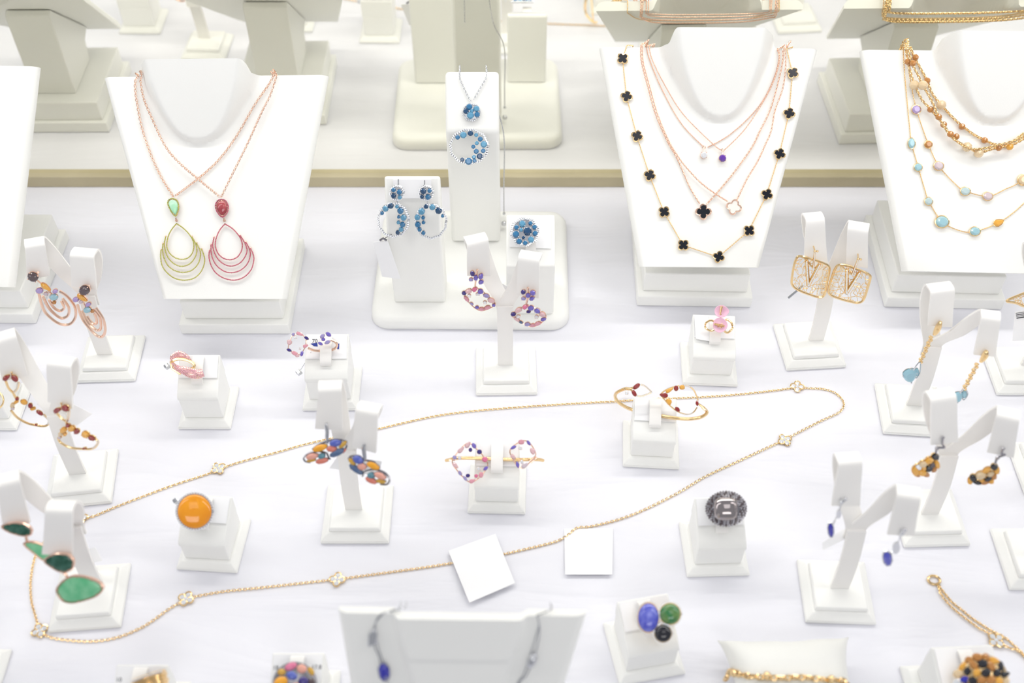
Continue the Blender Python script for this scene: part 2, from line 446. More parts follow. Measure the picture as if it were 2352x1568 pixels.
def bust(corners, zt, zb, neck, plinth, label, th=.008, post=True, beta=22, ext=.008):
    """corners TL TR BR BL in pixels; neck = (top-left, top-right, tip)"""
    TL, TR, BR, BL = W(corners[0], zt), W(corners[1], zt), W(corners[2], zb), W(corners[3], zb)
    s = Stand(); mid_t, mid_b = (TL + TR) / 2, (BL + BR) / 2
    n = (TR - TL).cross(mid_t - mid_b).normalized(); n = -n if n.y > 0 else n
    s.pl = Plane(mid_b, n); s.n = n; up = (mid_t - mid_b).normalized(); L = (mid_t - mid_b).length
    s.root = thing('necklace_bust', label, 'necklace bust', V((mid_b.x, mid_b.y + .04, 0)), 'white necklace busts')
    nl, nr, tip = [s.pl.at(p) for p in neck]
    tt, tb = ((nl + nr) / 2 - mid_b).dot(up) / L, (tip - mid_b).dot(up) / L
    ax = (TR - TL).normalized(); ncx = ((nl + nr) / 2 - mid_b).dot(ax); na = (nr - nl).length / 2
    tipx = (tip - mid_b).dot(ax); tmaxn = max(1.0, tt)

    def height(x, t):
        if t <= tb - .03: return 0.0
        tau = max(0.0, (t - tb) / (tt - tb)); hw = na * max(tau, 1e-4) ** .45
        cx = tipx + (ncx - tipx) * min(1, tau)
        d = hw + .007 * min(1, tau + .25) - abs(x - cx)
        hf = .004 * min(1, beta / 15) + (t - tb) * L * math.tan(math.radians(beta)); hs = d * 2.2
        if tau <= 0: hs = min(hs, (t - tb) * L * 2 + .004 * min(1, beta / 15))
        k = .0024; h = min(hf, hs) if abs(hf - hs) > 2 * k else min(hf, hs) - (2 * k - abs(hf - hs)) ** 2 / (8 * k)
        if h <= -k: return 0.0
        return h if h > 2 * k else (h + k) ** 2 / (6 * k) if h > -k else 0.0
    NX, NT = 132, 90; front = []; back = []
    for j in range(NT + 1):
        for i in range(NX + 1):
            u = -1 + 2 * i / NX
            hw1 = (TR - TL).length / 2; hwb = (BR - BL).length / 2
            xt = u * hw1
            # the neck stands above the shoulder line
            nd = (na + .0025 - abs(xt - ncx)) / .0045; sm = max(0, min(1, nd)); sm = sm * sm * (3 - 2 * sm)
            tm = 1.0 + (tmaxn - 1.0) * sm
            t = tm * j / NT
            a = BL.lerp(TL, t); b = BR.lerp(TR, t); p = a.lerp(b, (u + 1) / 2)
            x = (p - mid_b).dot(ax); ed = min(1 - abs(u), 1) * hw1
            rnd = .0045 * max(0, 1 - ed / .0065) ** 2
            h = height(x, t)
            front.append(p + n * (h - rnd)); back.append(p - n * th + n * h * .85)
    R = NX + 1; N = len(front); f = []
    for j in range(NT):
        for i in range(NX):
            q = [j * R + i, j * R + i + 1, (j + 1) * R + i + 1, (j + 1) * R + i]; f += [q, [N + x for x in q][::-1]]
    rim = [i for i in range(R)] + [j * R + NX for j in range(1, NT + 1)] + [NT * R + i for i in range(NX - 1, -1, -1)] + [j * R for j in range(NT - 1, 0, -1)]
    for i in range(len(rim)):
        a, b = rim[i], rim[(i + 1) % len(rim)]; f.append([b, a, N + a, N + b])
    MB().add(front + back, f).build('chest_panel', 'leather', s.root, angle=50)
    s.TL, s.TR, s.up, s.L, s.mid_b, s.ax, s.th = TL, TR, up, L, mid_b, ax, th
    s.h = lambda p: height((p - mid_b).dot(ax), (p - mid_b).dot(up) / L)
    if plinth:
        p = frame(*plinth); d = .105; w = p.w; zt2 = .034
        MB().box(p.o, p.ex, p.ey, p.ez, 0, w, 0, d, .0004, .0125).build('foot', 'leather', s.root, bevel=.001)
        MB().box(p.o, p.ex, p.ey, p.ez, .0045, w - .0045, .0065, d - .004, .0126, zt2).build('plinth', 'leather', s.root, bevel=.001)
        if post:
            c = p.P(w / 2, 0, 0); hw = .021
            B = lambda t: mid_b + up * (L * t) - n * (th + .0006)
            q0, q1 = [((B(t) - c).dot(p.ey), B(t).z) for t in (.10, .62)]
            pr = [q0, q1, (q1[0] + .006, q1[1] - .003), (q1[0] + .008, zt2 + .0003), (q0[0] + .018, zt2 + .0003), (q0[0] + .014, q0[1] - .006)]
            MB().loft([[c + p.ex * x + p.ey * y + UP * z for y, z in pr] for x in (-hw, hw)]).build('support_post', 'leather', s.root, bevel=.001)
    return s


def rrect(p, x0, x1, y0, y1, r, z, ins=0.0, k=6):
    out = []
    for cx, cy, a0 in ((x1 - r, y0 + r, -90), (x1 - r, y1 - r, 0), (x0 + r, y1 - r, 90), (x0 + r, y0 + r, 180)):
        for i in range(k + 1):
            a = math.radians(a0 + 90 * i / k); out.append(p(cx + (r - ins) * math.cos(a), cy + (r - ins) * math.sin(a), z))
    return out


# the three-step set display in the middle
D = frame((850, 757), (1308, 761)); D.w = max(D.w, .168)
D.root = thing('set_display', 'white three-tier jewelry set display with rounded base, tall middle tower and topaz set', 'jewelry display', D.P(D.w / 2, .07, 0))
dep = 0.7685 - D.o.y
MB().loft([rrect(D.P, 0, D.w, 0, dep, .016, z, i) for z, i in ((.0004, .001), (.0014, 0), (.0085, .0008), (.0112, .0028), (.0122, .0058))]).build('base', 'leather', D.root, angle=60)


def tower(name, bl, br, yf, depth, zk, zt, setback):
    x0, x1 = WY(bl, yf).x, WY(br, yf).x; z0 = .0124; rings = []
    prof = lambda x: [V((x, yf, z0)), V((x, yf, zk)), V((x, yf + setback, zt)), V((x, yf + max(depth, setback + .003), zt - .002)), V((x, yf + depth, z0))]
    MB().loft([prof(x) for x in (x0, x1)]).build(name, 'leather', D.root, bevel=.0045, seg=4, angle=60)
    s = Stand(); a = V(((x0 + x1) / 2, yf, zk)); b = V(((x0 + x1) / 2, yf + setback, zt)); sl = (b - a).normalized()
    s.n = V((1, 0, 0)).cross(sl).normalized(); s.n = -s.n if s.n.y > 0 else s.n
    s.pl = Plane(a, s.n); s.fr = Plane(a, V((0, -1, 0))); s.x0, s.x1, s.a, s.b, s.sl = x0, x1, a, b, sl
    return s


towL = tower('short_tower', (906, 696), (1024, 696), .6476, .027, .0918, .1326, .0235)
towM = tower('tall_tower', (1038, 557), (1149, 557), .7215, .036, .137, .1724, .030)
towR = tower('ring_block', (1163, 690), (1272, 690), .634, .039, .070, .0925, .036)
c = MB(); q = [towL.a + V((x, 0, 0)) + towL.sl * t + towL.n * .0005 for x, t in ((-.015, .030), (.015, .030), (.015, .045), (-.015, .045))]
c.prism(q, towL.n, .0005).build('card', 'card', D.root, smooth=False)
q = [towR.a + V((x, 0, 0)) + towR.sl * t + towR.n * .0006 for x, t in ((-.017, .016), (.0165, .0145), (.0165, .039), (-.017, .039))]
MB().prism(q, towR.n, .0005).build('card', 'card', D.root, smooth=False)
cs = [towR.a + towR.sl * t + towR.n * h for t, h in ((.008, .001), (.010, .0035), (.018, .005), (.026, .005), (.033, .0035), (.035, .001))]
cs = catmull(cs, 4); MB().ribbon(cs, [V((.0042, 0, 0))] * len(cs), .0014).build('strap', 'leather2', D.root)

# busts
C1 = bust([(236, 177), (752, 172), (656, 686), (372, 686)], .176, .055, [(341, 156), (585, 151), (457, 328)], [(417, 768), (667, 768)], 'white necklace bust wearing the crossed green and pink drop necklaces')
C2 = bust([(1378, 108), (1880, 112), (1745, 614), (1470, 612)], .176, .055, [(1524, 86), (1760, 86), (1652, 276)], [(1462, 703), (1724, 707)], 'white necklace bust wearing the black clover necklace and rose gold chains')
C3 = bust([(1980, 114), (2500, 120), (2376, 628), (2078, 622)], .176, .055, [(2152, 93), (2400, 95), (2282, 282)], [(2030, 706), (2300, 712)], 'white necklace bust wearing several long gold chains with pale gems')
C0 = bust([(-430, 148), (84, 152), (26, 659), (-262, 655)], .176, .055, [(-330, 128), (-85, 128), (-205, 300)], [(-180, 742), (84, 744)], 'bare white necklace bust cut off by the picture edge')
C4 = bust([(775, 1407), (1347, 1415), (1213, 1850), (850, 1850)], .13, .03, [(930, 1409), (1185, 1412), (1050, 1700)], [(860, 1900), (1205, 1900)], 'white necklace bust wearing the silver wire necklace with a blue stone', ext=0, beta=4)

# ring stands
A1 = ring_stand((410, 987), (531, 987), 'white ring block holding the pink pave crossover ring', .034, .050)
A2 = ring_stand((695, 945), (823, 944), 'white ring block holding the pink and violet gem ring beside number 70', .034, .050)
A3 = ring_stand((1567, 885), (1694, 890), 'white ring block holding the pink flower ring', .030, .044)
A4 = ring_stand((1430, 1073), (1560, 1080), 'white block holding the gold cuff bracelet with garnets', .028, .041)
A5 = ring_stand((1074, 1180), (1207, 1183), 'white block holding the gold bar bracelet with pink and violet gem loops', .028, .041)
A6 = ring_stand((406, 1309), (546, 1318), 'white ring block holding the round amber ring', .028, .041)
A7 = ring_stand((1577, 1327), (1721, 1323), 'white ring block holding the smoky dome ring, scuffed on its front', .030, .044)
A8 = ring_stand((1422, 1577), (1574, 1549), 'white ring block holding the blue, green and black three-stone ring', .030, .042)
A9 = ring_stand((612, 1690), (768, 1690), 'white ring block holding the round multicolour ring beside numbers 18 and 17.8', .028, .041)
A10 = ring_stand((258, 1715), (412, 1715), 'white ring block holding the ridged gold ring beside number 10', .028, .041)
A11 = ring_stand((2120, 1725), (2320, 1715), 'white ring block holding the amber and black cluster ring', .030, .042, bw=.7)
A12 = ring_stand((-95, 990), (40, 990), 'white block cut off by the picture edge behind the garnet earrings', .034, .050)
A13 = ring_stand((-172, 1640), (-16, 1640), 'white block almost out of view below the emerald earring stand', .028, .041, card=False)

# earring stands
B1 = earring_stand((175, 881), (312, 877), (241, 812), [(58, 573), (104, 565), (115, 632), (62, 640)], [(161, 591), (216, 596), (222, 665), (165, 656)], 'white earring stand holding the rose gold hoop earrings with smoky stones')
B2 = earring_stand((103, 1173), (258, 1157), (179, 1086), [(-16, 795), (40, 778), (64, 862), (6, 874)], [(108, 843), (163, 850), (167, 938), (111, 922)], 'white earring stand holding the gold garnet and citrine earrings')
B3 = earring_stand((112, 1455), (280, 1442), (216, 1340), [(-6, 1124), (48, 1111), (70, 1199), (6, 1201)], [(104, 1182), (167, 1184), (167, 1274), (97, 1271)], 'white earring stand holding the dark emerald and light green drop earrings')
B4 = earring_stand((1093, 910), (1234, 908), (1161, 836), [(1073, 567), (1122, 556), (1127, 633), (1073, 632)], [(1190, 597), (1239, 605), (1238, 684), (1186, 676)], 'white earring stand holding the violet and pink lens-shaped earrings')
B5 = earring_stand((737, 1250), (894, 1250), (813, 1168), [(731, 904), (785, 902), (787, 987), (724, 983)], [(816, 949), (868, 959), (864, 1039), (810, 1025)], 'white earring stand holding the multicolour cabochon earrings')
B6 = earring_stand((1806, 853), (1943, 845), (1874, 780), [(1851, 513), (1894, 509), (1900, 597), (1847, 594)], [(1946, 528), (1994, 536), (1993, 615), (1943, 607)], 'white earring stand holding the gold filigree square earrings')
B7 = earring_stand((2027, 998), (2175, 1007), (2100, 929), [(2137, 678), (2192, 671), (2187, 750), (2131, 747)], [(2252, 735), (2297, 741), (2286, 818), (2236, 813)], 'white earring stand holding the gold chain earrings with pale blue drops')
B8 = earring_stand((2075, 1259), (2227, 1255), (2135, 1178), [(2138, 928), (2197, 919), (2200, 1014), (2138, 1021)], [(2287, 960), (2340, 972), (2328, 1050), (2267, 1037)], 'white earring stand holding the amber and black cluster drop earrings')
B9 = earring_stand((1849, 1431), (2011, 1437), (1928, 1348), [(1925, 1074), (1980, 1070), (1975, 1160), (1909, 1160)], [(2058, 1145), (2113, 1153), (2099, 1229), (2037, 1226)], 'white earring stand holding the silver earrings with violet blue stones')
B10 = earring_stand((2288, 909), (2428, 909), (2362, 836), [(2364, 580), (2412, 575), (2416, 655), (2364, 658)], [(2462, 610), (2512, 616), (2512, 690), (2458, 684)], 'white earring stand cut off by the picture edge beside a barcode tag')
B11 = earring_stand((2317, 1357), (2478, 1357), (2400, 1278), [(2395, 950), (2445, 945), (2450, 1030), (2390, 1030)], [(2500, 1000), (2550, 1010), (2545, 1090), (2495, 1080)], 'white earring stand base cut off by the picture edge above the gold bracelet')
B12 = earring_stand((2352, 1140), (2500, 1140), (2424, 1060), [(2420, 760), (2470, 757), (2470, 840), (2418, 842)], [(2520, 790), (2570, 800), (2566, 880), (2516, 870)], 'sliver of white earring stand at the picture edge beside the amber and black earrings')
# ------------------------------------------------------------------ necklaces and pendants
def quatrefoil(pl, c, R, rot=0, d=.58, k=28):
    rho = 1 - d; out = []
    for i in range(k):
        a = 2 * math.pi * i / k; ps = (a + math.pi / 4) % (math.pi / 2) - math.pi / 4
        r = R * (d * math.cos(ps) + math.sqrt(max(0, rho * rho - (d * math.sin(ps)) ** 2)))
        b = a + math.radians(rot); out.append(c + (pl.u * math.cos(b) + pl.v * math.sin(b)) * r)
    return out


def clover(root, pl, px, R, rot, metal, kind, name='clover_station', dz=0.0):
    c = pl.at(px, dz); st = None
    mb = MB(); q = quatrefoil(pl, c, R, rot)
    if kind == 'pearl':
        mb.prism([c + (p - c) * .9 for p in q], pl.n, .0008)
    else:
        mb.prism(q, pl.n, .0013)
    mb.tube([p + pl.n * .0013 for p in q], R * .085, True, 5)
    if kind == 'onyx':
        for i in range(4):
            a = math.radians(rot + 45 + 90 * i); mb.ball(c + (pl.u * math.cos(a) + pl.v * math.sin(a)) * R * .54 + pl.n * .0017, R * .10)
    st = mb.build(name, metal, root)
    if kind == 'onyx':
        MB().prism([p + pl.n * .0013 for p in quatrefoil(pl, c, R * .86, rot)], pl.n, .0005).build('black_inlay', 'onyx', st, smooth=False)['label'] = 'black clover inlay'
    elif kind == 'pearl':
        MB().prism([p + pl.n * .0008 for p in quatrefoil(pl, c, R * .84, rot)], pl.n, .0005).build('pearl_inlay', 'pearl', st, smooth=False)['label'] = 'white clover inlay'
    else:
        for i in range(5):
            a = math.radians(rot + 90 * i); cc = c + (pl.u * math.cos(a) + pl.v * math.sin(a)) * (R * .56 if i < 4 else 0)
            r = R * (.33 if i < 4 else .25); ring = [cc + (pl.u * math.cos(t) + pl.v * math.sin(t)) * r for t in [2 * math.pi * (j + .5) / 10 for j in range(10)]]
            g = MB(); n = pl.n
            g.loft([[cc + (p - cc) * .6 + n * .0009 for p in ring], [p + n * .0014 for p in ring], [cc + (p - cc) * .6 + n * .0021 for p in ring]])
            g.build('gemstone', 'dia', st, smooth=False)
    return st


def over_back(b, p, depth=.12, sh=.0012):
    """path over the top edge of a bust and down its back towards the middle; sh = gap kept to the bust"""
    x = (p - b.mid_b).dot(b.ax); Bk = lambda x, t: b.mid_b + b.ax * x + b.up * (b.L * t) - b.n * (b.th + sh)
    q = b.mid_b + b.ax * x + b.up * (b.L * 1.0 + sh)
    return [q + b.n * sh * .6, q - b.n * b.th * .6, Bk(x, 1.0), Bk(x * .96, .955), Bk(x * .75, 1 - depth * .8), Bk(x * .4, 1 - depth), Bk(0, 1 - depth * 1.02)]


def lift(b, path, off=0.0, sh=0.0):
    out = []
    for p in path:
        t = (p - b.mid_b).dot(b.up) / b.L; k = max(0, min(1, (t - .62) / .3)); out.append(p + b.n * (b.h(p) + (sh - off) * k))
    return out


def necklace_path(b, left, right, off=.0011, depth=.12, sh=.0012):
    L = lift(b, catmull([b.pl.at(p, off) for p in left], 8), off, sh); R = lift(b, catmull([b.pl.at(p, off) for p in right], 8), off, sh)
    lb = catmull(over_back(b, L[0], depth, sh), 5)[::-1]; rb = catmull(over_back(b, R[-1], depth, sh), 5)
    return lb + L, R + rb


z1 = zc(2.904, 0, 0); z6 = zc(6.533, 350, 430)
LA = z1((930, 505), (911, 525), (905, 545), (905, 600), (915, 680), (950, 860), (1010, 1040), (1080, 1190), (1156, 1308))
RA = z1((1172, 1304), (1320, 1192), (1450, 1075), (1570, 920), (1700, 700), (1790, 570), (1834, 492))
LB = z1((958, 496), (940, 525), (940, 560), (960, 660), (1010, 780), (1100, 970), (1190, 1080), (1325, 1197), (1466, 1312))
RB = z1((1478, 1308), (1570, 1120), (1650, 960), (1740, 760), (1800, 640), (1828, 560), (1846, 500))


def drop_necklace(label, L, R, off, stone_px, stone_mat, halo, rows, bead_mat, apex, top, stone_label, ball_px):
    root = thing('drop_necklace', label, 'necklace', C1.pl.at(stone_px[0]), 'drop necklaces on the bust')
    a, b2 = necklace_path(C1, L, R, off, .11 + off * 20, max(off, .0024))
    MB().chain(a, C1.n, .0027, .00027, .62).chain(b2, C1.n, .0027, .00027, .62).build('chain', 'rose', root)
    pl = C1.pl.shift(.0012)
    # teardrop stone with its beaded halo
    px = [p for p in catmull([V((x, y, 0)) for x, y in stone_px], 4, True)]
    pts = [pl.at(p, .0012) for p in px]; c = sum(pts, V()) / len(pts); R_ = min((p - c).length for p in pts)
    st = MB(); st.loft([[c + (p - c) * .97 - pl.n * .001 for p in pts], pts] + [[c + (p - c) * math.sqrt(1 - t * t) + pl.n * R_ * .45 * t for p in pts] for t in (.3, .55, .75, .9, .98)])
    st.build('teardrop_stone', stone_mat, root)['label'] = stone_label
    m = MB(); m.prism([c + (p - c) * 1.22 - pl.n * .0012 for p in pts], pl.n, .0012)
    for i in range(4): m.ball(pts[int(len(pts) * (i + .5) / 4)] + pl.n * .0006, .0005)
    m.tube([pl.at(top), c + (pl.at(top) - c) * .9], .0006)
    low = pl.at(apex); m.tube([low + pl.n * .0004, low.lerp(c, .28) + pl.n * .0004], .0007); m.tube([low.lerp(c, .10) + (pl.u * math.cos(t) + pl.v * math.sin(t)) * .0009 for t in [i * math.pi / 4 for i in range(8)]], .0003, True, 5)
    hb = MB(); beads(hb, [c + (p - c) * 1.18 + pl.n * .0003 for p in pts + pts[:1]], .00062)
    hb.build('halo', halo, root)
    for k, row in enumerate(rows):
        path = catmull([pl.at(p, .0004) for p in row], 8); m.tube(path, .00046, sides=6)
        g = MB(); beads(g, [p + pl.n * .0004 for p in path], .00064, .00124); g.build('beaded_hoop', bead_mat, root)
    for p in ball_px: m.ball(pl.at(p, .0004), .0008)
    m.build('setting', 'rose', root)
    return root


G = [z6(*r) for r in (
    [(365, 545), (300, 620), (245, 720), (220, 830), (225, 920), (270, 1000), (350, 1060), (450, 1080), (540, 1055), (600, 985), (622, 890), (610, 800), (550, 700), (460, 610), (365, 545)],
    [(200, 745), (180, 850), (195, 950), (240, 1060), (330, 1150), (440, 1185), (550, 1155), (630, 1070), (668, 960), (650, 850), (600, 750)],
    [(158, 855), (155, 950), (175, 1060), (240, 1180), (350, 1255), (480, 1275), (600, 1240), (690, 1140), (722, 1010), (705, 920), (660, 835)],
    [(130, 945), (125, 1050), (150, 1180), (230, 1290), (350, 1370), (500, 1392), (640, 1355), (740, 1250), (785, 1110), (770, 1010), (735, 925)])]
P = [z6(*r) for r in (
    [(1090, 550), (1020, 630), (970, 730), (945, 830), (955, 920), (1000, 1010), (1080, 1070), (1180, 1085), (1270, 1050), (1330, 970), (1350, 880), (1330, 780), (1270, 690), (1190, 610), (1090, 550)],
    [(925, 760), (905, 860), (925, 960), (980, 1070), (1070, 1150), (1180, 1182), (1300, 1145), (1380, 1060), (1420, 950), (1390, 840), (1325, 730)],
    [(880, 865), (880, 960), (905, 1070), (970, 1180), (1080, 1260), (1200, 1280), (1330, 1240), (1430, 1140), (1470, 1010), (1450, 910), (1405, 825)],
    [(855, 955), (850, 1050), (885, 1180), (960, 1290), (1080, 1365), (1230, 1392), (1370, 1350), (1480, 1240), (1522, 1100), (1515, 1010), (1475, 920)])]
drop_necklace('rose gold chain necklace with mint green stone and green beaded teardrop hoops on white bust', LA, RA, .0016,
              z6((262, 200), (310, 185), (365, 215), (385, 280), (375, 350), (345, 410), (300, 370), (260, 300), (243, 240)), 'mintstone', 'peridot', G, 'peridot', (406, 510), (396, 449), 'mint green teardrop stone',
              z6((203, 732), (595, 735), (157, 842), (668, 835), (130, 935), (742, 925)))
drop_necklace('rose gold chain necklace with deep pink stone and pink beaded teardrop hoops on white bust', LB, RB, .0040,
              z6((985, 220), (1040, 200), (1095, 220), (1125, 290), (1110, 370), (1050, 425), (990, 370), (960, 290)), 'ruby', 'pinkpave', P, 'pinkpave', (516, 510), (508, 450), 'deep pink teardrop stone',
              z6((925, 745), (1318, 718), (880, 855), (1408, 815), (855, 945), (1478, 908)))

# --- the bust with black clovers
z3 = zc(3.92, 1340, 0); z6b = zc(3.733, 1340, 300)


def fine_necklace(label, L, R, off, ln, r, sh, depth, metal='rose'):
    b = C2
    root = thing('pendant_necklace', label, 'necklace', b.pl.at(L[-1]), 'fine necklaces on the black clover bust')
    a, b2 = necklace_path(b, L, R, off, depth, sh); MB().chain(a, b.n, ln, r, .5).chain(b2, b.n, ln, r, .5).build('chain', metal, root)
    return root


na = fine_necklace('fine rose gold chain necklace with small clear gem pendant on white bust', z3((570, 410), (590, 520), (700, 790), (880, 1110), (1085, 1325)),
                   z3((1120, 1325), (1300, 1225), (1480, 1070), (1620, 900), (1720, 690), (1760, 520), (1742, 440)), .0009, .0016, .00020, .0012, .08)
nb = fine_necklace('fine rose gold chain necklace with small purple gem pendant on white bust', z3((590, 410), (620, 540), (740, 780), (900, 1030), (1170, 1300), (1252, 1355)),
                   z3((1265, 1355), (1440, 1180), (1580, 980), (1700, 760), (1762, 560), (1756, 440)), .0022, .0016, .00020, .0026, .105)
nc = fine_necklace('rose gold chain necklace with one large black clover pendant on white bust',
                   z3((515, 410), (520, 560), (580, 790), (650, 1030), (760, 1280), (830, 1400)) + z6b((850, 340), (910, 480), (995, 622)),
                   z6b((1058, 628), (1140, 540), (1290, 360), (1440, 150), (1510, 10)) + z3((1690, 960), (1780, 600), (1790, 450)), .0013, .0022, .00028, .0039, .15)
nd = fine_necklace('rose gold chain necklace with white clover pendant on white bust',
                   z3((530, 410), (535, 560), (597, 790), (668, 1030), (775, 1280), (848, 1400)) + z6b((870, 300), (1000, 440), (1130, 540), (1236, 605)),
                   z6b((1318, 592), (1400, 420), (1490, 270), (1560, 120), (1610, 0)) + z3((1722, 1000), (1790, 800), (1815, 600), (1808, 445)), .0030, .0022, .00028, .0054, .18)
clover(nc, C2.pl.shift(.0006), (1615, 486.5), .0064, 90, 'rose', 'onyx', 'clover_pendant')
clover(nd, C2.pl.shift(.0010), (1685, 476), .0062, 75, 'rose', 'pearl', 'clover_pendant')
for root, px, colr, k in ((na, (1617, 356), 'dia', 8), (nb, (1660, 363), 'purple', 8.5)):
    pl = C2.pl.shift(.0012); m = MB(); gems(root, pl, [(px[0], px[1], k, k, 0, colr, 'r')], m, off=.002)
    t = pl.at((px[0], px[1] - 18), .001); m.tube([pl.at(px), t], .0005); m.tube([t + (pl.u * math.cos(a) + pl.v * math.sin(a)) * .0012 for a in [i * math.pi / 4 for i in range(8)]], .0004, True, 5)
    m.build('setting', 'rose', root)

st = [(1430, 135, 40), (1439, 222, 75), (1463, 313, 68), (1492, 403, 70), (1525, 487, 55), (1569, 563, 45), (1650, 590, 72), (1720, 530, 50), (1761, 447, 65), (1790, 354, 68), (1812, 261, 75), (1820, 168, 60)]
root = thing('clover_necklace', 'long gold necklace with twelve small black clovers on white bust', 'necklace', C2.pl.at((1650, 590)))
L = [(1440, 104)] + [p[:2] for p in st[:7]]; R = [p[:2] for p in st[6:]] + [(1807, 112)]
a = [C2.pl.at(p, .0012) for p in L]; b2 = [C2.pl.at(p, .0012) for p in R[:-1]] + [C2.pl.at(R[-1], .0012)]
lb = catmull(over_back(C2, a[0], .25, .0012), 5)[::-1]; rb = catmull(over_back(C2, b2[-1], .25, .0012), 5)
MB().chain(lb + a + b2 + rb, C2.n, .0015, .00019, .5).build('chain', 'gold', root)
for x, y, r in st: clover(root, C2.pl.shift(.0007), (x, y), .0049, r, 'gold', 'onyx')

# --- the bust with long gold chains
z4 = zc(2.613, 1850, 0); z7 = zc(4.355, 1980, 200)


def station_necklace(label, L, stations, off, ln, r, extra, sh, dp):
    root = thing('station_necklace', label, 'necklace', C3.pl.at(stations[0][:2]), 'gold chains on the pale gem bust')
    pts = [C3.pl.at(p, off) for p in L + extra]; path = lift(C3, catmull(pts, 8), off, sh)
    lb = catmull(over_back(C3, path[0], dp, sh), 5)[::-1]; rb = catmull(over_back(C3, path[-1], dp, sh), 5)
    MB().chain(lb + path + rb, C3.n, ln, r, .5).build('chain', 'gold', root)
    pl = C3.pl.shift(off - .0003)
    for x, y, rx, ry, rot, c, sty in stations:
        m = MB(); gems(root, pl, [(x, y, rx, ry, rot, c, sty)], m, off=.0013, bezel=True); m.build('bezel', 'gold', root)
    return root


off_r = [(2400, 395), (2450, 300), (2466, 190), (2462, 120)]
station_necklace('long fine gold chain set with pale blue stones, hanging lowest on white bust',
                 z4((585, 283), (595, 450), (625, 760), (637, 860), (677, 1003), (720, 1150), (740, 1207), (820, 1330), (930, 1385), (1018, 1388), (1160, 1335), (1300, 1230)),
                 [(2093.8, 329, 8, 12, 0, 'aqua', 'r'), (2109, 384, 9, 9, 0, 'aqua', 'r'), (2133, 462, 9, 9, 0, 'laqua', 'r'), (2163.8, 509, 15, 13, 0, 'aqua', 'r'), (2239.6, 531, 12, 10, 0, 'aqua', 'r'), (2294, 511, 11, 9, 20, 'citrine', 'p')], .0009, .0015, .00020, [(2420, 390), (2465, 250), (2478, 122)], .0012, .26)
station_necklace('fine gold chain set with lilac, amber and clear round stones on white bust',
                 z4((592, 285), (630, 500), (665, 657), (738, 866), (800, 995), (900, 1105), (960, 1147), (1095, 1177), (1200, 1135), (1300, 1080)),
                 [(2104.5, 251.4, 10, 10, 0, 'lilac', 'r'), (2132.4, 331.4, 8.5, 8.5, 0, 'amberb', 'r'), (2156, 380.8, 11, 10, 0, 'clearpk', 'r'), (2217.4, 439, 11, 9.5, 0, 'laqua', 'r'), (2269, 450.4, 11, 9.5, 0, 'clearpk', 'r'), (2350, 413, 12, 12, 0, 'lcit', 'r')], .0012, .0015, .00020, [(2420, 340), (2460, 220), (2472, 120)], .0026, .225)


def bead_necklace(label, L, clear, dark, off, sh, dp, orange=()):
    root = thing('bead_chain_necklace', label, 'necklace', C3.pl.at(L[3]), 'gold chains on the pale gem bust')
    path = lift(C3, catmull([C3.pl.at(p, off) for p in L], 8), off, sh)
    lb = catmull(over_back(C3, path[0], dp, sh), 5)[::-1]; rb = catmull(over_back(C3, path[-1], dp, sh), 5)
    MB().chain(lb + path + rb, C3.n, .0030, .00046, .6).build('chain', 'gold', root)
    for p, mt, r, nm in [(p, 'lcit', .0040, 'clear_bead') for p in clear] + [(p, 'amberb', .0027, 'brown_bead') for p in dark] + [(p, 'citrine', .003, 'orange_bead') for p in orange]:
        g = MB(); c = C3.pl.at(p, 0); c = lift(C3, [C3.pl.at(p, max(off, r + .0002))], off, sh)[0]; g.ball(c, r, ICO2); g.build(nm, mt, root, smooth=False)
    return root


ex = [(2415, 270), (2440, 190), (2448, 118)]
bead_necklace('thick gold chain with brown and clear beads hanging highest on white bust', z4((630, 283), (655, 345), (730, 485), (760, 560), (815, 630), (900, 720), (1000, 800), (1075, 840), (1145, 868), (1225, 862), (1312, 800)) + ex,
              z4((815, 630)), z4((660, 345), (730, 485), (940, 760), (1075, 842)), .0018, .0020, .10)
bead_necklace('thick gold chain with three clear beads, lowest of the bead chains', z4((600, 290), (615, 370), (632, 440), (655, 510), (700, 600), (750, 655), (830, 750), (885, 830), (970, 880), (1040, 915), (1100, 900), (1160, 885), (1225, 875), (1312, 832)) + [(2425, 278), (2457, 195), (2466, 118)],
              z4((652, 510), (970, 882), (1040, 918)), z4((613, 370), (750, 657), (830, 748), (905, 820), (1160, 887)), .0048, .0050, .185, z4((1226, 880)))
bead_necklace('gold bead chain with one clear bead twisting between two thicker bead chains', z4((615, 288), (640, 380), (680, 460), (705, 512), (755, 600), (800, 700), (860, 800), (930, 862), (1000, 895), (1080, 888), (1150, 870), (1220, 855), (1312, 815)) + [(2424, 274), (2448, 192), (2457, 118)],
              z4((705, 512)), z4((645, 380), (800, 702), (870, 805)), .0080, .0080, .145)

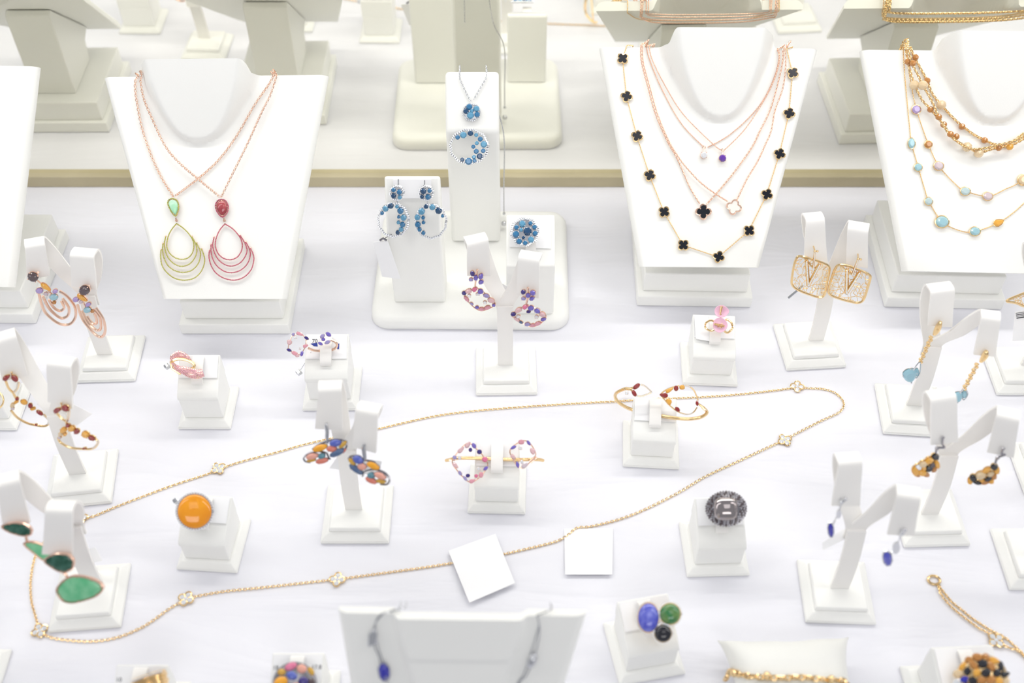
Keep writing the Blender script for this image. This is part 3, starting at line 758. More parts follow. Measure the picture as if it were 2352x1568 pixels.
# --- pendant on the tall tower
zp = zc(3.732, 1000, 160)
root = thing('topaz_pendant_necklace', 'white gold chain necklace with blue topaz flower and open hoop pendant on tall tower', 'necklace', towM.pl.at((1083, 258)))
pl = towM.pl.shift(.0012); top = towM.b + V((0, .004, .0012))
pa = [towM.pl.at(p, .0014) for p in zp((208, 62), (215, 90), (265, 200), (305, 275))]; pb = [towM.pl.at(p, .0014) for p in zp((330, 252), (400, 130), (436, 66))]
pa = [V((pa[0].x, towM.b.y + .012, towM.b.z - .03)), V((pa[0].x, towM.b.y + .0095, towM.b.z - .001)), V((pa[0].x, top.y - .001, top.z + .0012))] + pa
pb = pb + [V((pb[-1].x, top.y - .001, top.z + .0012)), V((pb[-1].x, towM.b.y + .0095, towM.b.z - .001)), V((pb[-1].x + .004, towM.b.y + .012, towM.b.z - .03)), V((towM.x1 + .0034, towM.b.y + .002, .110)), V((towM.x1 + .0034, towM.b.y - .008, .06)), V((towM.x1 + .0034, towM.b.y - .012, .031))]
MB().chain(catmull(pa, 6), towM.n, .0020, .00024, .5).chain(catmull(pb, 6), towM.n, .0020, .00024, .5).build('chain', 'silver', root)
m = MB(); m.ball(pb[-1], .0016); m.ball(pb[-1] + V((0, 0, -.012)), .0026, ICO2)


def pave_loop(pl, cx, cy, rx, ry, wob=0, nw=10, w=.0019, rows=2, k=60, a0=0, a1=360):
    """wavy white gold band with rows of tiny clear stones; returns metal builder, stone builder"""
    ms, sb = MB(), MB(); path = []
    for i in range(k + 1):
        a = math.radians(a0 + (a1 - a0) * i / k); q = 1 + wob * math.sin(nw * a); path.append(pl.at((cx + rx * q * math.cos(a), cy - ry * q * math.sin(a)), .0006))
    ms.tube(path, w * .42, sides=6)
    c = pl.at((cx, cy))
    for j in range(rows):
        s = 1 + (j - (rows - 1) / 2) * .06; beads(sb, [c + (p - c) * s + pl.n * .0004 for p in path], w * .40, w * 1.0)
    return ms, sb


def blue_set(root, pl, studs, hoops, gl, s, ox, oy, base_m=None):
    m = base_m or MB(); sb = MB()
    for cx, cy, r, wv in studs:
        a, b = pave_loop(pl, cx, cy, r, r, .05, 8, .0017, 2, 40); m.add(a.v, a.f); sb.add(b.v, b.f)
        m.prism([pl.at((cx + r * .9 * math.cos(t), cy + r * .9 * math.sin(t))) for t in [i * math.pi / 10 for i in range(20)]], pl.n, .0008)
    for cx, cy, rx, ry, in hoops:
        a, b = pave_loop(pl, cx, cy, rx, ry, .025, 11, .0019, 2, 80); m.add(a.v, a.f); sb.add(b.v, b.f)
    cyc = ['blue', 'sky', 'navy', 'blue', 'blue', 'sky']
    gems(root, pl, [(x, y, r * 1.12, r * 1.12, 0, cyc[(i * 5 + int(r)) % 6], 'r') for i, (x, y, r) in enumerate(gl)], m, s, ox, oy, off=.0016)
    m.build('setting', 'silver', root); sb.build('pave_stones', 'dia', root)


blue_set(root, pl, [(1083, 257.8, 19, 1)], [(1077.7, 336.8, 43, 39)],
         [(290, 318, 24), (352, 335, 24), (262, 355, 22), (300, 392, 28), (358, 385, 22), (312, 352, 16), (190, 580, 18), (240, 560, 26), (300, 545, 22), (350, 560, 16), (385, 595, 20), (355, 630, 16), (325, 660, 16), (415, 640, 26), (350, 700, 20), (410, 695, 18), (380, 742, 24), (330, 748, 16), (335, 780, 16), (285, 785, 28), (230, 770, 16)], 3.732, 1000, 160, m)

# --- topaz earrings on the short tower and topaz ring on the block
z5 = zc(6.273, 840, 390)
plE = Plane(towL.a + towL.n * .004 + V((0, 0, .004)), towL.n * .6 + V((0, -.4, 0)))
for lab, stud, hoop, gl, post in (
        ('blue topaz open-hoop earring on the short tower, nearer the hanging white tag', (911.7, 442.6), (903.8, 504.8),
         [(400, 290, 30), (485, 322, 34), (400, 375, 34), (490, 398, 28), (235, 625, 25), (285, 560, 40), (360, 520, 38), (450, 530, 26), (500, 590, 42), (545, 690, 40), (475, 680, 22), (470, 760, 24), (530, 790, 36), (510, 860, 32), (460, 905, 28)], (470, 140)),
        ('blue topaz open-hoop earring on the short tower, nearer the tall tower', (978.7, 442.6), (990, 508),
         [(830, 310, 38), (920, 302, 28), (810, 388, 28), (897, 392, 36), (870, 530, 30), (960, 538, 40), (1050, 590, 44), (1108, 665, 22), (805, 600, 45), (745, 685, 38), (828, 690, 26), (750, 790, 38), (832, 760, 24), (775, 860, 28), (832, 910, 26)], (848, 155))):
    root = thing('topaz_earring', lab, 'earring', plE.at(stud), 'topaz earrings')
    m = MB(); a, b = z5(post, (post[0], post[1] + 75)); pp = [plE.at(b, .001), plE.at(a, .0005), plE.at(a, -.004)]
    m.tube(pp, .0005); m.tube([plE.at(stud), plE.at(stud, -.004)], .0005)
    m.tube([plE.at((stud[0], stud[1] + 15), .0006), plE.at((hoop[0] + (8 if hoop[0] < 950 else -8), hoop[1] - 39), .0006)], .0006)
    blue_set(root, plE, [(stud[0], stud[1], 16, 1)], [(hoop[0], hoop[1], 35, 38)], gl, 6.273, 840, 390, m)
root = thing('topaz_ring', 'white gold cluster ring of blue topaz stones on the lowest block of the set display', 'ring', towR.a)
plR = Plane(towR.a + towR.sl * .022 + towR.n * .010, towR.n); m = MB()
blue_set(root, plR, [(1205, 532.5, 31, 1)], [], [(790, 1385, 32), (745, 1320, 26), (815, 1315, 17), (850, 1348, 18), (855, 1402, 20), (820, 1455, 24), (770, 1485, 18), (718, 1470, 22), (690, 1410, 26), (695, 1350, 18), (735, 1372, 15), (755, 1438, 13)], 3.732, 1000, 160, m)
# ------------------------------------------------------------------ rings and bracelets on their blocks
def toward(p, mix=1.0, n=None):
    t = (EYE - p).normalized()
    return t if n is None else (t * mix + n.normalized() * (1 - mix)).normalized()


def head_plane(s, t=.55, lift=.0115, mix=.8):
    p = s.a + s.sl * (s.L * t) + s.n * lift
    return Plane(p, toward(p, mix, s.n))


def shank(mb, s, c, n, u, R=.0085, r=.0009, a0=-104, a1=104):
    cc = c - n * R
    mb.tube([cc + (n * math.cos(math.radians(a0 + (a1 - a0) * i / 24)) + u * math.sin(math.radians(a0 + (a1 - a0) * i / 24))) * R for i in range(25)], r, sides=8)


def circle(pl, px, r, k=40, off=0.0, ry=None):
    return [pl.at((px[0] + r * math.cos(2 * math.pi * i / k), px[1] - (ry or r) * math.sin(2 * math.pi * i / k)), off) for i in range(k)]


# pink pave crossover ring
root = thing('pink_pave_ring', 'rose gold crossover ring covered in tiny pink stones on white ring block', 'ring', A1.a)
pl = head_plane(A1, .45, .009, .9); zq = zc(4.704, 360, 740)


def band(pl, px, widths, offs, th, name, m, root, pave=True):
    cs = catmull([pl.at(p, o) for p, o in zip(px, offs)], 6); n = len(cs)
    wv = catmull([V((w, 0, 0)) for w in widths], 6); t = lambda i: (cs[min(i + 1, n - 1)] - cs[max(i - 1, 0)]).normalized()
    ws = [pl.n.cross(t(i)).normalized() * wv[i].x for i in range(n)]
    mb = MB(); rings = []
    for i in range(n):
        rings.append([cs[i] - ws[i], cs[i] - ws[i] * .6 + pl.n * th * .8, cs[i] + pl.n * th, cs[i] + ws[i] * .6 + pl.n * th * .8, cs[i] + ws[i], cs[i] - pl.n * th * .2])
    mb.loft(rings); o = mb.build(name, m, root)
    if pave:
        g = MB(); r = .00052
        pts = resample(cs, r * 1.9)
        for k, p in enumerate(pts):
            i = min(n - 1, int(k / max(1, len(pts) - 1) * (n - 1) + .5)); w = ws[i]; m_ = max(1, int(w.length * 2 / (r * 2.0)))
            for j in range(m_):
                x = (j + .5 + (.25 if k % 2 else -.25)) / m_ * 2 - 1
                if abs(x) < .96: g.ball(p + w * x + pl.n * th * (1 - x * x * .75), r)
        g.build('pave_stones', 'pinkstone', root)
    return o


band(pl, zq((165, 440), (230, 500), (300, 520), (370, 550), (440, 560), (500, 545)), (.0010, .0022, .0030, .0036, .0036, .0030), (0, .001, .0022, .003, .0025, .001), .0012, 'lower_band', 'rose', root)
band(pl, zq((160, 420), (175, 370), (235, 345), (295, 360), (345, 395), (390, 450)), (.0012, .0019, .0026, .0022, .0014, .0008), (-.002, -.003, -.004, -.004, -.003, -.002), .001, 'upper_band', 'rose', root)
mb = MB(); mb.tube([pl.at((x, y), -.001) for x, y in zq(*[(290 + 118 * math.cos(a), 452 + 52 * math.sin(a) + 20 * math.cos(a)) for a in [i * math.pi / 16 for i in range(32)]])], .0011, True, 8)
mb.tube([pl.at(zq((150, 420))[0]), pl.at(zq((165, 500))[0]), pl.at(zq((260, 560))[0], -.001)], .0009)
mb.build('inner_band', 'gold', root)

# pink and violet gem ring, number 70
root = thing('gem_cluster_ring', 'open rose gold ring with a pink and violet gem square and a violet flower', 'ring', A2.a)
pl = head_plane(A2, .75, .011, .9); m = MB(); s, ox, oy = 4.704, 360, 740
gems(root, pl, [(1545, 125, 38, 22, -20, 'pink', 'p'), (1475, 130, 20, 18, 30, 'lav', 'm'), (1500, 165, 18, 12, 0, 'dia', 'r'), (1435, 215, 26, 36, 15, 'lpink', 'p'), (1430, 300, 30, 18, -20, 'dviolet', 'm'), (1490, 335, 36, 22, -25, 'pink', 'r'),
                (1568, 338, 18, 34, -15, 'violet', 'e'), (1618, 170, 30, 18, -30, 'dviolet', 'm'), (1608, 255, 28, 22, 20, 'pink', 'p'), (1548, 285, 12, 12, 0, 'dia', 'r'), (1520, 360, 24, 16, 10, 'lpink', 'r')], m, s, ox, oy)
gems(root, pl, [(1855, 130, 36, 24, -35, 'violet', 'm'), (1790, 150, 32, 24, 40, 'lav', 'm'), (1800, 185, 22, 18, 0, 'violet', 'r'), (1768, 230, 30, 18, -30, 'violet', 'm'), (1845, 215, 36, 22, 25, 'lav', 'm')], m, s, ox, oy)
zq2 = zc(s, ox, oy)
m.tube(catmull([pl.at(p, o) for p, o in zip(zq2((1640, 280), (1690, 300), (1750, 308), (1810, 310), (1880, 300), (1930, 280), (1948, 240), (1920, 205), (1880, 190)), (-.001, -.004, -.0065, -.007, -.0065, -.004, -.002, -.001, -.001))], 6), .0010, sides=8)
m.tube([pl.at(p, -.0004) for p in zq2((1460, 150), (1425, 230), (1420, 290), (1490, 345), (1560, 345), (1610, 260), (1615, 180), (1560, 115))], .0004, True, 5)
m.build('setting', 'rose', root)
text('70', A2.top, (723, 783.5), 9, 'ink', A2.card, off=.0011)
mb = MB(); T = A2.top
for q in (((1660, 230), (1735, 222), (1740, 262), (1700, 258)), ((1955, 232), (1972, 228), (1970, 290), (1950, 290))): mb.prism([T.at(p, .0011) for p in zq2(*q)], T.n, .00005)
mb.build('blue_print', 'inkblue', A2.card, smooth=False)

# pink flower ring
root = thing('pink_flower_ring', 'gold ring with two pink enamel flowers on white ring block', 'ring', A3.a)
pl = head_plane(A3, .6, .012, .85); zf = zc(7.467, 1560, 690)
for cx, cy, rx, ry, sx, a in ((725, 185, 125, 105, (715, 170), 100), (700, 420, 125, 130, (690, 420), 0)):
    g = MB(); ring = [pl.at(zf((cx + rx * math.cos(t) * (1 + .05 * math.cos(3 * t)), cy - ry * math.sin(t)))[0], .0022 if cy > 300 else .0010) for t in [i * math.pi / 14 for i in range(28)]]
    c = sum(ring, V()) / 28
    g.loft([[c + (p - c) * .5 - pl.n * .0016 for p in ring], ring, [c + (p - c) * .96 + pl.n * .0004 for p in ring], [c + (p - c) * .4 - pl.n * .0008 for p in ring]]); g.build('flower', 'pinkpetal', root)
    d = math.radians(a); q = zf(*[(sx[0] + 85 * t * math.cos(d) * (1 if a == 0 else .9), sx[1] + (70 if a else 20) * t * math.sin(d if a else 1)) for t in (-1, -.4, .2, 1)])
    g = MB(); g.tube([pl.at(p, .0030 if cy > 300 else .0018) for p in q], lambda t: .0009 if a == 0 else .0011 - .0005 * t, sides=8); beads(g, [pl.at(p, .0038 if cy > 300 else .0026) for p in q], .00035); g.build('stamen', 'gold', root)
m = MB()
for dy in (-46, 46):
    m.tube(catmull([pl.at(p, o) for p, o in zip(zf((690, 430), (560, 430 + dy * 1.9), (470, 430 + dy * 1.2), (445, 430 + dy * .3)), (.001, 0, -.001, -.003))], 6), .0008, sides=7)
    m.tube(catmull([pl.at(p, o) for p, o in zip(zf((700, 440), (810, 440 + dy * 2.4), (890, 440 + dy * 1.4), (915, 445 + dy * .3)), (.001, 0, -.001, -.003))], 6), .0009, sides=7)
m.tube([pl.at(zf((700, 400))[0]), pl.at(zf((715, 230))[0])], .0008)
m.build('band', 'gold', root)

# gold cuff with garnets
zg = zc(6.535, 1400, 860); s, ox, oy = 6.535, 1400, 860
root = thing('garnet_cuff', 'gold cuff bracelet with garnet leaf and open garnet and citrine flower', 'bracelet', A4.a)
p0 = A4.a + A4.sl * (A4.L * .42) + A4.n * .0026; bp = Plane(p0, V((0, .50, .86)))
pts = zg((300, 215), (225, 215), (110, 270), (85, 330), (130, 410), (250, 490), (400, 545), (600, 592), (800, 625), (1000, 655), (1200, 665), (1350, 645), (1440, 600), (1460, 555), (1400, 490))
path = catmull([bp.at(p) for p in pts], 8); MB().tube(path, .00135, sides=10).build('band', 'gold', root)
fq = Plane(A4.a + A4.sl * (A4.L * .5) + A4.n * .0095, toward(A4.a, .9, A4.n)); fp = fq; m = MB(); sb = MB()
gems(root, fp, [(405, 175, 62, 34, 38, 'garnet', 'r'), (370, 280, 54, 32, -58, 'garnet', 'r')], m, s, ox, oy, off=.0016)
gems(root, fp, [(258, 278, 26, 24, 0, 'dia', 'r')], m, s, ox, oy, off=.0012)
for q in (((470, 150), (520, 165), (580, 210), (632, 265)), ((420, 320), (480, 322), (550, 300), (632, 268))):
    c = catmull([fp.at(p, .0004) for p in zg(*q)], 6); m.tube(c, .0006); beads(sb, [p + fp.n * .0005 for p in c], .00055, .0011)
m.tube([path[8], fp.at(zg((225, 215))[0])] + [fp.at(p) for p in zg((300, 210), (360, 195))], .0008); m.tube([fp.at(p) for p in zg((300, 215), (345, 250))], .0007); m.build('leaf_setting', 'gold', root); m = MB()
gems(root, fq, [(815, 310, 60, 45, 170, 'garnet', 'p'), (900, 235, 60, 32, 30, 'citrine', 'p'), (1000, 205, 36, 42, 0, 'garnet', 'r'), (1090, 190, 46, 40, 0, 'citrine', 'e'), (1315, 430, 24, 44, 8, 'garnet', 'm'), (1020, 522, 48, 34, -45, 'garnet', 'm'), (895, 405, 38, 62, 30, 'citrine', 'p')], m, s, ox, oy, off=.0016)
for q in (((1135, 165), (1200, 180), (1265, 235), (1305, 320), (1328, 390)), ((1315, 490), (1260, 565), (1180, 598), (1080, 580), (1000, 540), (900, 460), (820, 370), (765, 310)), ((770, 290), (830, 240), (930, 195), (1050, 165))):
    c = catmull([fq.at(p) for p in zg(*q)], 6); m.tube(c, .00055, sides=7)
c = catmull([fq.at(p, .0006) for p in zg((1070, 585), (1130, 602), (1190, 600), (1240, 575))], 5); beads(sb, c, .0005, .001)
c = catmull([fq.at(p, .0006) for p in zg((1135, 165), (1180, 172), (1210, 185))], 5); beads(sb, c, .0005, .001)
m.tube([fq.at(p) for p in zg((1335, 440), (1380, 470), (1420, 520))] + [path[-8]], .0008)
m.build('flower_setting', 'gold', root); sb.build('pave_stones', 'dia', root)

# gold bar bracelet with pink and violet loops
s, ox, oy = 6.03, 1000, 960; zb_ = zc(s, ox, oy)
root = thing('gem_bangle', 'slim gold bracelet with a diamond-shaped and a heart-shaped loop of pink and violet gems', 'bracelet', A5.a)
p0 = A5.a + A5.sl * (A5.L * .50) + A5.n * .0022; bp = Plane(p0, A5.n)
pts = zb_((150, 585), (200, 575), (260, 560), (400, 553), (600, 555), (800, 565), (1000, 572), (1200, 575), (1350, 572), (1440, 575), (1490, 585))
offs = (-.010, -.006, -.001, 0, 0, 0, 0, 0, -.001, -.006, -.010)
MB().tube(catmull([bp.at(p, o) for p, o in zip(pts, offs)], 6), .0013, sides=10).build('bar', 'gold', root)
pl = Plane(A5.a + A5.sl * (A5.L * .5) + A5.n * .0085, toward(A5.a, .9, A5.n)); m = MB()
gems(root, pl, [(450, 368, 50, 34, 50, 'lpink', 'p'), (355, 438, 54, 34, 45, 'lpink', 'p'), (268, 545, 30, 34, 60, 'lav', 'm'), (335, 550, 26, 26, 0, 'dia', 'r'), (278, 655, 48, 32, -45, 'lpink', 'p'), (342, 762, 40, 26, -55, 'lav', 'e'), (412, 835, 46, 22, -50, 'lav', 'm'), (450, 795, 30, 28, 0, 'dviolet', 'r'), (510, 870, 42, 34, 20, 'pink', 'p'),
                (565, 800, 26, 26, 0, 'hot', 'r'), (632, 785, 34, 40, -20, 'pink', 'r'), (600, 702, 26, 28, 0, 'dia', 'r'), (697, 695, 42, 26, 38, 'violet', 'm'), (685, 572, 40, 38, 0, 'hot', 'r'), (610, 467, 36, 34, 0, 'dviolet', 'r'), (535, 382, 30, 46, 30, 'violet', 'm'), (485, 438, 26, 30, 0, 'dviolet', 'r'),
                (1080, 405, 48, 24, 28, 'violet', 'm'), (1190, 330, 42, 34, 0, 'pink', 'r'), (1292, 342, 22, 44, 35, 'violet', 'm'), (1175, 420, 30, 22, 0, 'dia', 'r'), (1350, 455, 34, 58, 25, 'lpink', 'p'), (1078, 535, 40, 32, -40, 'lpink', 'p'), (1138, 645, 24, 50, 15, 'violet', 'm'), (1200, 608, 20, 32, 10, 'dia', 'r'), (1240, 655, 52, 34, 35, 'clearpk', 'p')], m, s, ox, oy, off=.0016)
for q in (((450, 345), (330, 450), (235, 600), (300, 720), (420, 850), (510, 885), (640, 790), (725, 650), (660, 520), (540, 400)), ((1040, 430), (1190, 320), (1300, 340), (1390, 500), (1300, 620), (1220, 690), (1140, 660), (1060, 540))):
    m.tube(catmull([pl.at(p, -.0003) for p in zb_(*q)], 5, True), .0005, True, 6)
for q in (((1300, 600), (1345, 560), (1390, 530)), ((1320, 620), (1370, 575), (1410, 540)), ((230, 590), (190, 580))): m.tube([pl.at(p, -.001) for p in zb_(*q)], .0007)
for q in ((260, 580), (690, 600), (1090, 570), (1370, 570)): m.tube([pl.at(zb_(q)[0]), bp.at(zb_(q)[0])], .0008)
m.build('setting', 'rose', root)


def halo_ring(name, label, st, pl, px, rx, ry, stone, mt, halo_m='dia', metal='silver', hr=.0009, slabel=None, dome=.45):
    root = thing(name, label, 'ring', st.a); m = MB()
    ring = circle(pl, px, rx, 40, .0018, ry); c = sum(ring, V()) / len(ring); n = pl.n; R = min((p - c).length for p in ring)
    g = MB(); g.loft([[c + (p - c) * .95 - n * .001 for p in ring], ring] + [[c + (p - c) * math.sqrt(1 - t * t) + n * R * dome * t for p in ring] for t in (.25, .45, .65, .8, .92, .985)])
    o = g.build(stone, mt, root); o['label'] = slabel or stone
    hb = MB(); beads(hb, [c + (p - c) * (1 + hr * 1.1 / R) for p in ring + ring[:1]], hr); hb.build('halo', halo_m, root)
    m.prism([c + (p - c) * (1 + hr * 1.6 / R) - n * .0022 for p in ring], n, .0018)
    shank(m, st, c - n * .0015, (n * .4 + st.n * .6).normalized(), st.ex); m.build('band', metal, root)
    return root, c


halo_ring('amber_ring', 'large round orange amber ring with a clear stone halo on white ring block', A6, head_plane(A6, .6, .012, .97), (447, 1174), 39, 39, 'amber_cabochon', 'amber', slabel='orange amber dome', dome=.25)

# smoky dome ring
pl = head_plane(A7, .6, .012, .9); root = thing('smoky_dome_ring', 'dark silver dome ring with a clear smoky cushion stone on white ring block', 'ring', A7.a); m = MB()
ring = circle(pl, (1668, 1168), 47, 40, 0, 40); c = sum(ring, V()) / 40; n = pl.n
prof = [(1.0, -.002), (1.0, .0005), (.93, .0032), (.80, .0055), (.66, .0070), (.60, .0074)]
m.loft([[c + (p - c) * k + n * h for p in ring] for k, h in prof]); shank(m, A7, c, (n * .4 + A7.n * .6).normalized(), A7.ex, .0098, .0012)
m.build('band', 'darksilver', root)
g = MB(); h2 = MB()
for k, h, cnt in ((.98, .0010, 44), (.93, .0030, 40), (.87, .0044, 38), (.80, .0056, 34), (.72, .0066, 30)):
    for i in range(cnt):
        a = 2 * math.pi * (i + .5 * (cnt % 4)) / cnt; p = pl.at((1668 + 47 * k * math.cos(a), 1168 - 40 * k * math.sin(a)), h + .0002); (g if (i * 7 + cnt) % 5 < 2 else h2).ball(p, .0009)
g.build('pave_stones', 'smoky', root); h2.build('pave_stones', 'darksilver', root)
sq = [(1667 + 28 * (abs(math.cos(a)) ** .6) * (1 if math.cos(a) > 0 else -1), 1168 - 27 * (abs(math.sin(a)) ** .6) * (1 if math.sin(a) > 0 else -1)) for a in [2 * math.pi * (i + .5) / 24 for i in range(24)]]
rg = [pl.at(p, .0072) for p in sq]; c = sum(rg, V()) / 24
g = MB(); g.loft([rg] + [[c + (p - c) * math.sqrt(1 - t * t) + n * .0042 * t for p in rg] for t in (.3, .6, .8, .93)]); g.build('cushion_stone', 'smokeglass', root)['label'] = 'clear smoky cushion stone'

# three-stone ring
pl = head_plane(A8, .55, .012, .9); root = thing('three_stone_ring', 'ring of one blue oval, one green and one black round stone on white ring block', 'ring', A8.a); m = MB(); hb = MB()
for px, rx, ry, mt, nm in (((1489.4, 1418), 24, 33, 'tanzcab', 'blue_stone'), ((1539, 1409.5), 23.5, 24, 'greencab', 'green_stone'), ((1523, 1454), 19.5, 20, 'blackcab', 'black_stone')):
    ring = circle(pl, px, rx, 32, .002, ry); c = sum(ring, V()) / 32; n = pl.n; R = min((p - c).length for p in ring)
    g = MB(); g.loft([[c + (p - c) * .95 - n * .001 for p in ring], ring] + [[c + (p - c) * math.sqrt(1 - t * t) + n * R * .5 * t for p in ring] for t in (.25, .5, .7, .85, .95)]); g.build(nm, mt, root)['label'] = nm.replace('_', ' ')
    beads(hb, [c + (p - c) * 1.13 - n * .0005 for p in ring + ring[:1]], .0007, .0016); m.prism([c + (p - c) * 1.16 - n * .0028 for p in ring], n, .0018)
shank(m, A8, pl.at((1515, 1425)), (pl.n * .4 + A8.n * .6).normalized(), A8.ex, .009, .0012)
hb.build('halo', 'dia', root); m.build('band', 'gold', root)

# the rings cut by the bottom edge
def cluster_ring(name, label, st, px, rx, ry, lst, metal, lift=.012):
    pl = head_plane(st, .6, lift, .9); root = thing(name, label, 'ring', st.a); m = MB()
    ring = circle(pl, px, rx, 36, 0, ry); c = sum(ring, V()) / 36
    m.loft([[c + (p - c) * k + pl.n * h for p in ring] for k, h in ((.9, -.002), (1, 0), (.92, .002), (.6, .0034))]); shank(m, st, c, (pl.n * .4 + st.n * .6).normalized(), st.ex, .009, .0012)
    for x, y, a, b, rot, mt, sty in lst:
        d = math.hypot((x - px[0]) / rx, (y - px[1]) / ry); gems(root, pl, [(x, y, a, b, rot, mt, sty)], m, off=.0016 + .003 * max(0, 1 - d * d), prongs=3)
    m.build('band', metal, root); return pl


cluster_ring('multicolour_ring', 'round dark silver ring crowded with pink, orange and blue cabochons, between two printed numbers', A9, (677, 1571), 52, 52,
             [(668, 1530, 15, 9, 25, 'hot', 'c'), (693, 1535.5, 12, 11, 0, 'peach', 'c'), (647, 1543, 10, 8, 0, 'mustard', 'c'), (670.5, 1551, 13, 10, -20, 'peri', 'c'), (714, 1541, 7, 11, 30, 'mustard', 'c'), (645, 1566, 17, 13, 25, 'yellow', 'c'), (697, 1563, 12, 10, 0, 'dviolet', 'c'), (715, 1566, 9, 9, 0, 'smoky', 'r'), (680, 1577, 10, 10, 0, 'peach', 'c'), (665, 1596, 12, 10, 0, 'coral', 'c'), (700, 1594, 12, 10, 0, 'slate', 'c')], 'darksilver')
text('18', A9.top, (633, 1533.5), 10, 'ink', A9.card, off=.0011); text('17.8', A9.top, (727, 1532), 10, 'ink', A9.card, off=.0011)
cl = []
random.seed(3)
for k, cnt in ((0, 1), (.36, 6), (.68, 12), (.95, 17)):
    for i in range(cnt):
        a = 2 * math.pi * i / cnt + k * 3; cl.append((2255 + 58 * k * math.cos(a), 1562 - 56 * k * math.sin(a), 10 + random.random() * 4, 8 + random.random() * 3, random.randint(-80, 80), random.choice(['citrine', 'amberb', 'black', 'citrine', 'black', 'lcit', 'dia', 'amberb', 'tanz' if k > .6 else 'citrine']), random.choice('rrpm')))
cluster_ring('amber_cluster_ring', 'large domed ring of mixed amber, black and clear stones on white block', A11, (2255, 1562), 62, 60, cl, 'gold', .014)
pl = head_plane(A10, .9, .013, .5); root = thing('ridged_gold_ring', 'wide ridged gold ring beside the printed number 10', 'ring', A10.a); m = MB()
c0 = pl.at((340, 1566))
for j in range(5):
    o = pl.v * (-.0036 + .0018 * j); R = .0098 + .0006 * (j % 2); cc = c0 + o - pl.n * .008
    m.tube([cc + (pl.n * math.cos(t) * R + pl.u * math.sin(t) * R) for t in [2 * math.pi * i / 36 for i in range(36)]], lambda t: .0012, True, 7)
m.build('band', 'gold', root)
g = MB(); beads(g, [c0 + pl.v * .0036 - pl.n * .008 + (pl.n * math.cos(t) + pl.u * math.sin(t)) * .0115 for t in [-.9 + .15 * i for i in range(13)]], .0008); g.build('clear_stones', 'dia', root)
text('10', A10.top, (273, 1561), 10, 'ink', A10.card, off=.0011)
# gold ring on the block cut off by the picture edge
root = thing('plain_gold_loop', 'gold loop cut off by the picture edge beside the garnet earrings', 'ring', A12.a)
pl = head_plane(A12, .3, .009, 1); MB().tube([pl.at((-20 + 28 * math.cos(t), 919 + 24 * math.sin(t))) for t in [2 * math.pi * i / 32 for i in range(32)]], .0007, True, 8).build('band', 'gold', root)
# ------------------------------------------------------------------ earrings
def earring(name, label, pl, px, group):
    root = thing(name, label, 'earring', pl.at(px), group); return root, MB()


def post(m, pl, px, depth=.0032): m.tube([pl.at(px, .0012), pl.at(px, -depth)], .00045)


def loops(m, pl, q, r, closed=False, sides=7):
    for pts in q: m.tube(catmull([pl.at(p, .0004) for p in pts], 6, closed), r, closed, sides)


# rose gold hoops with smoky stones
s, ox, oy = 2.45, 0, 520; z = zc(s, ox, oy)
for pl, lab, gl, lp, pp in (
        (B1.fl[0], 'rose gold triple-hoop earring with smoky stud on the back arm', [(185, 285, 32, 26, -20, 'smoky', 'r'), (258, 342, 32, 16, -35, 'citrine', 'p'), (222, 362, 22, 16, 0, 'lilac', 'r'), (302, 398, 26, 18, 0, 'aqua', 'r'), (310, 366, 16, 12, 20, 'lilac', 'r'), (258, 380, 14, 10, 0, 'clearpk', 'r'), (305, 428, 12, 10, 0, 'amberb', 'r')],
         (((218, 375), (235, 440), (262, 492), (330, 545), (390, 550), (424, 510), (420, 450), (380, 395), (335, 362)), ((240, 390), (270, 450), (300, 485), (345, 515), (382, 500), (386, 455), (352, 405)), ((275, 410), (295, 445), (315, 465), (342, 474), (360, 455), (345, 420))), (215, 258)),
        (B1.fl[1], 'rose gold triple-hoop earring with smoky stud on the front arm', [(474, 360, 30, 28, 0, 'smoky', 'r'), (462, 402, 32, 14, -35, 'citrine', 'p'), (426, 412, 18, 14, 0, 'lilac', 'r'), (490, 470, 22, 17, 0, 'aqua', 'r'), (495, 440, 16, 12, 20, 'lilac', 'r'), (455, 425, 12, 10, 0, 'clearpk', 'r'), (520, 478, 12, 9, 0, 'amberb', 'r')],
         (((436, 440), (455, 500), (482, 547), (540, 610), (575, 620), (592, 585), (580, 520), (540, 458)), ((462, 475), (485, 525), (512, 560), (550, 585), (568, 565), (560, 510), (530, 470)), ((490, 505), (508, 532), (528, 550), (545, 535), (532, 490))), (500, 335))):
    root, m = earring('hoop_earring', lab, pl, z(gl[0][:2])[0], 'rose gold triple-hoop earrings')
    gems(root, pl, gl, m, s, ox, oy); loops(m, pl, [z(*q) for q in lp], .0011); post(m, pl, z(gl[0][:2])[0]); m.tube([pl.at(z(pp)[0]), pl.at(z(pp)[0], -.003)], .0009)
    loops(m, pl, [z(gl[0][:2], gl[1][:2], gl[3][:2])], .0007); m.build('setting', 'rose', root)

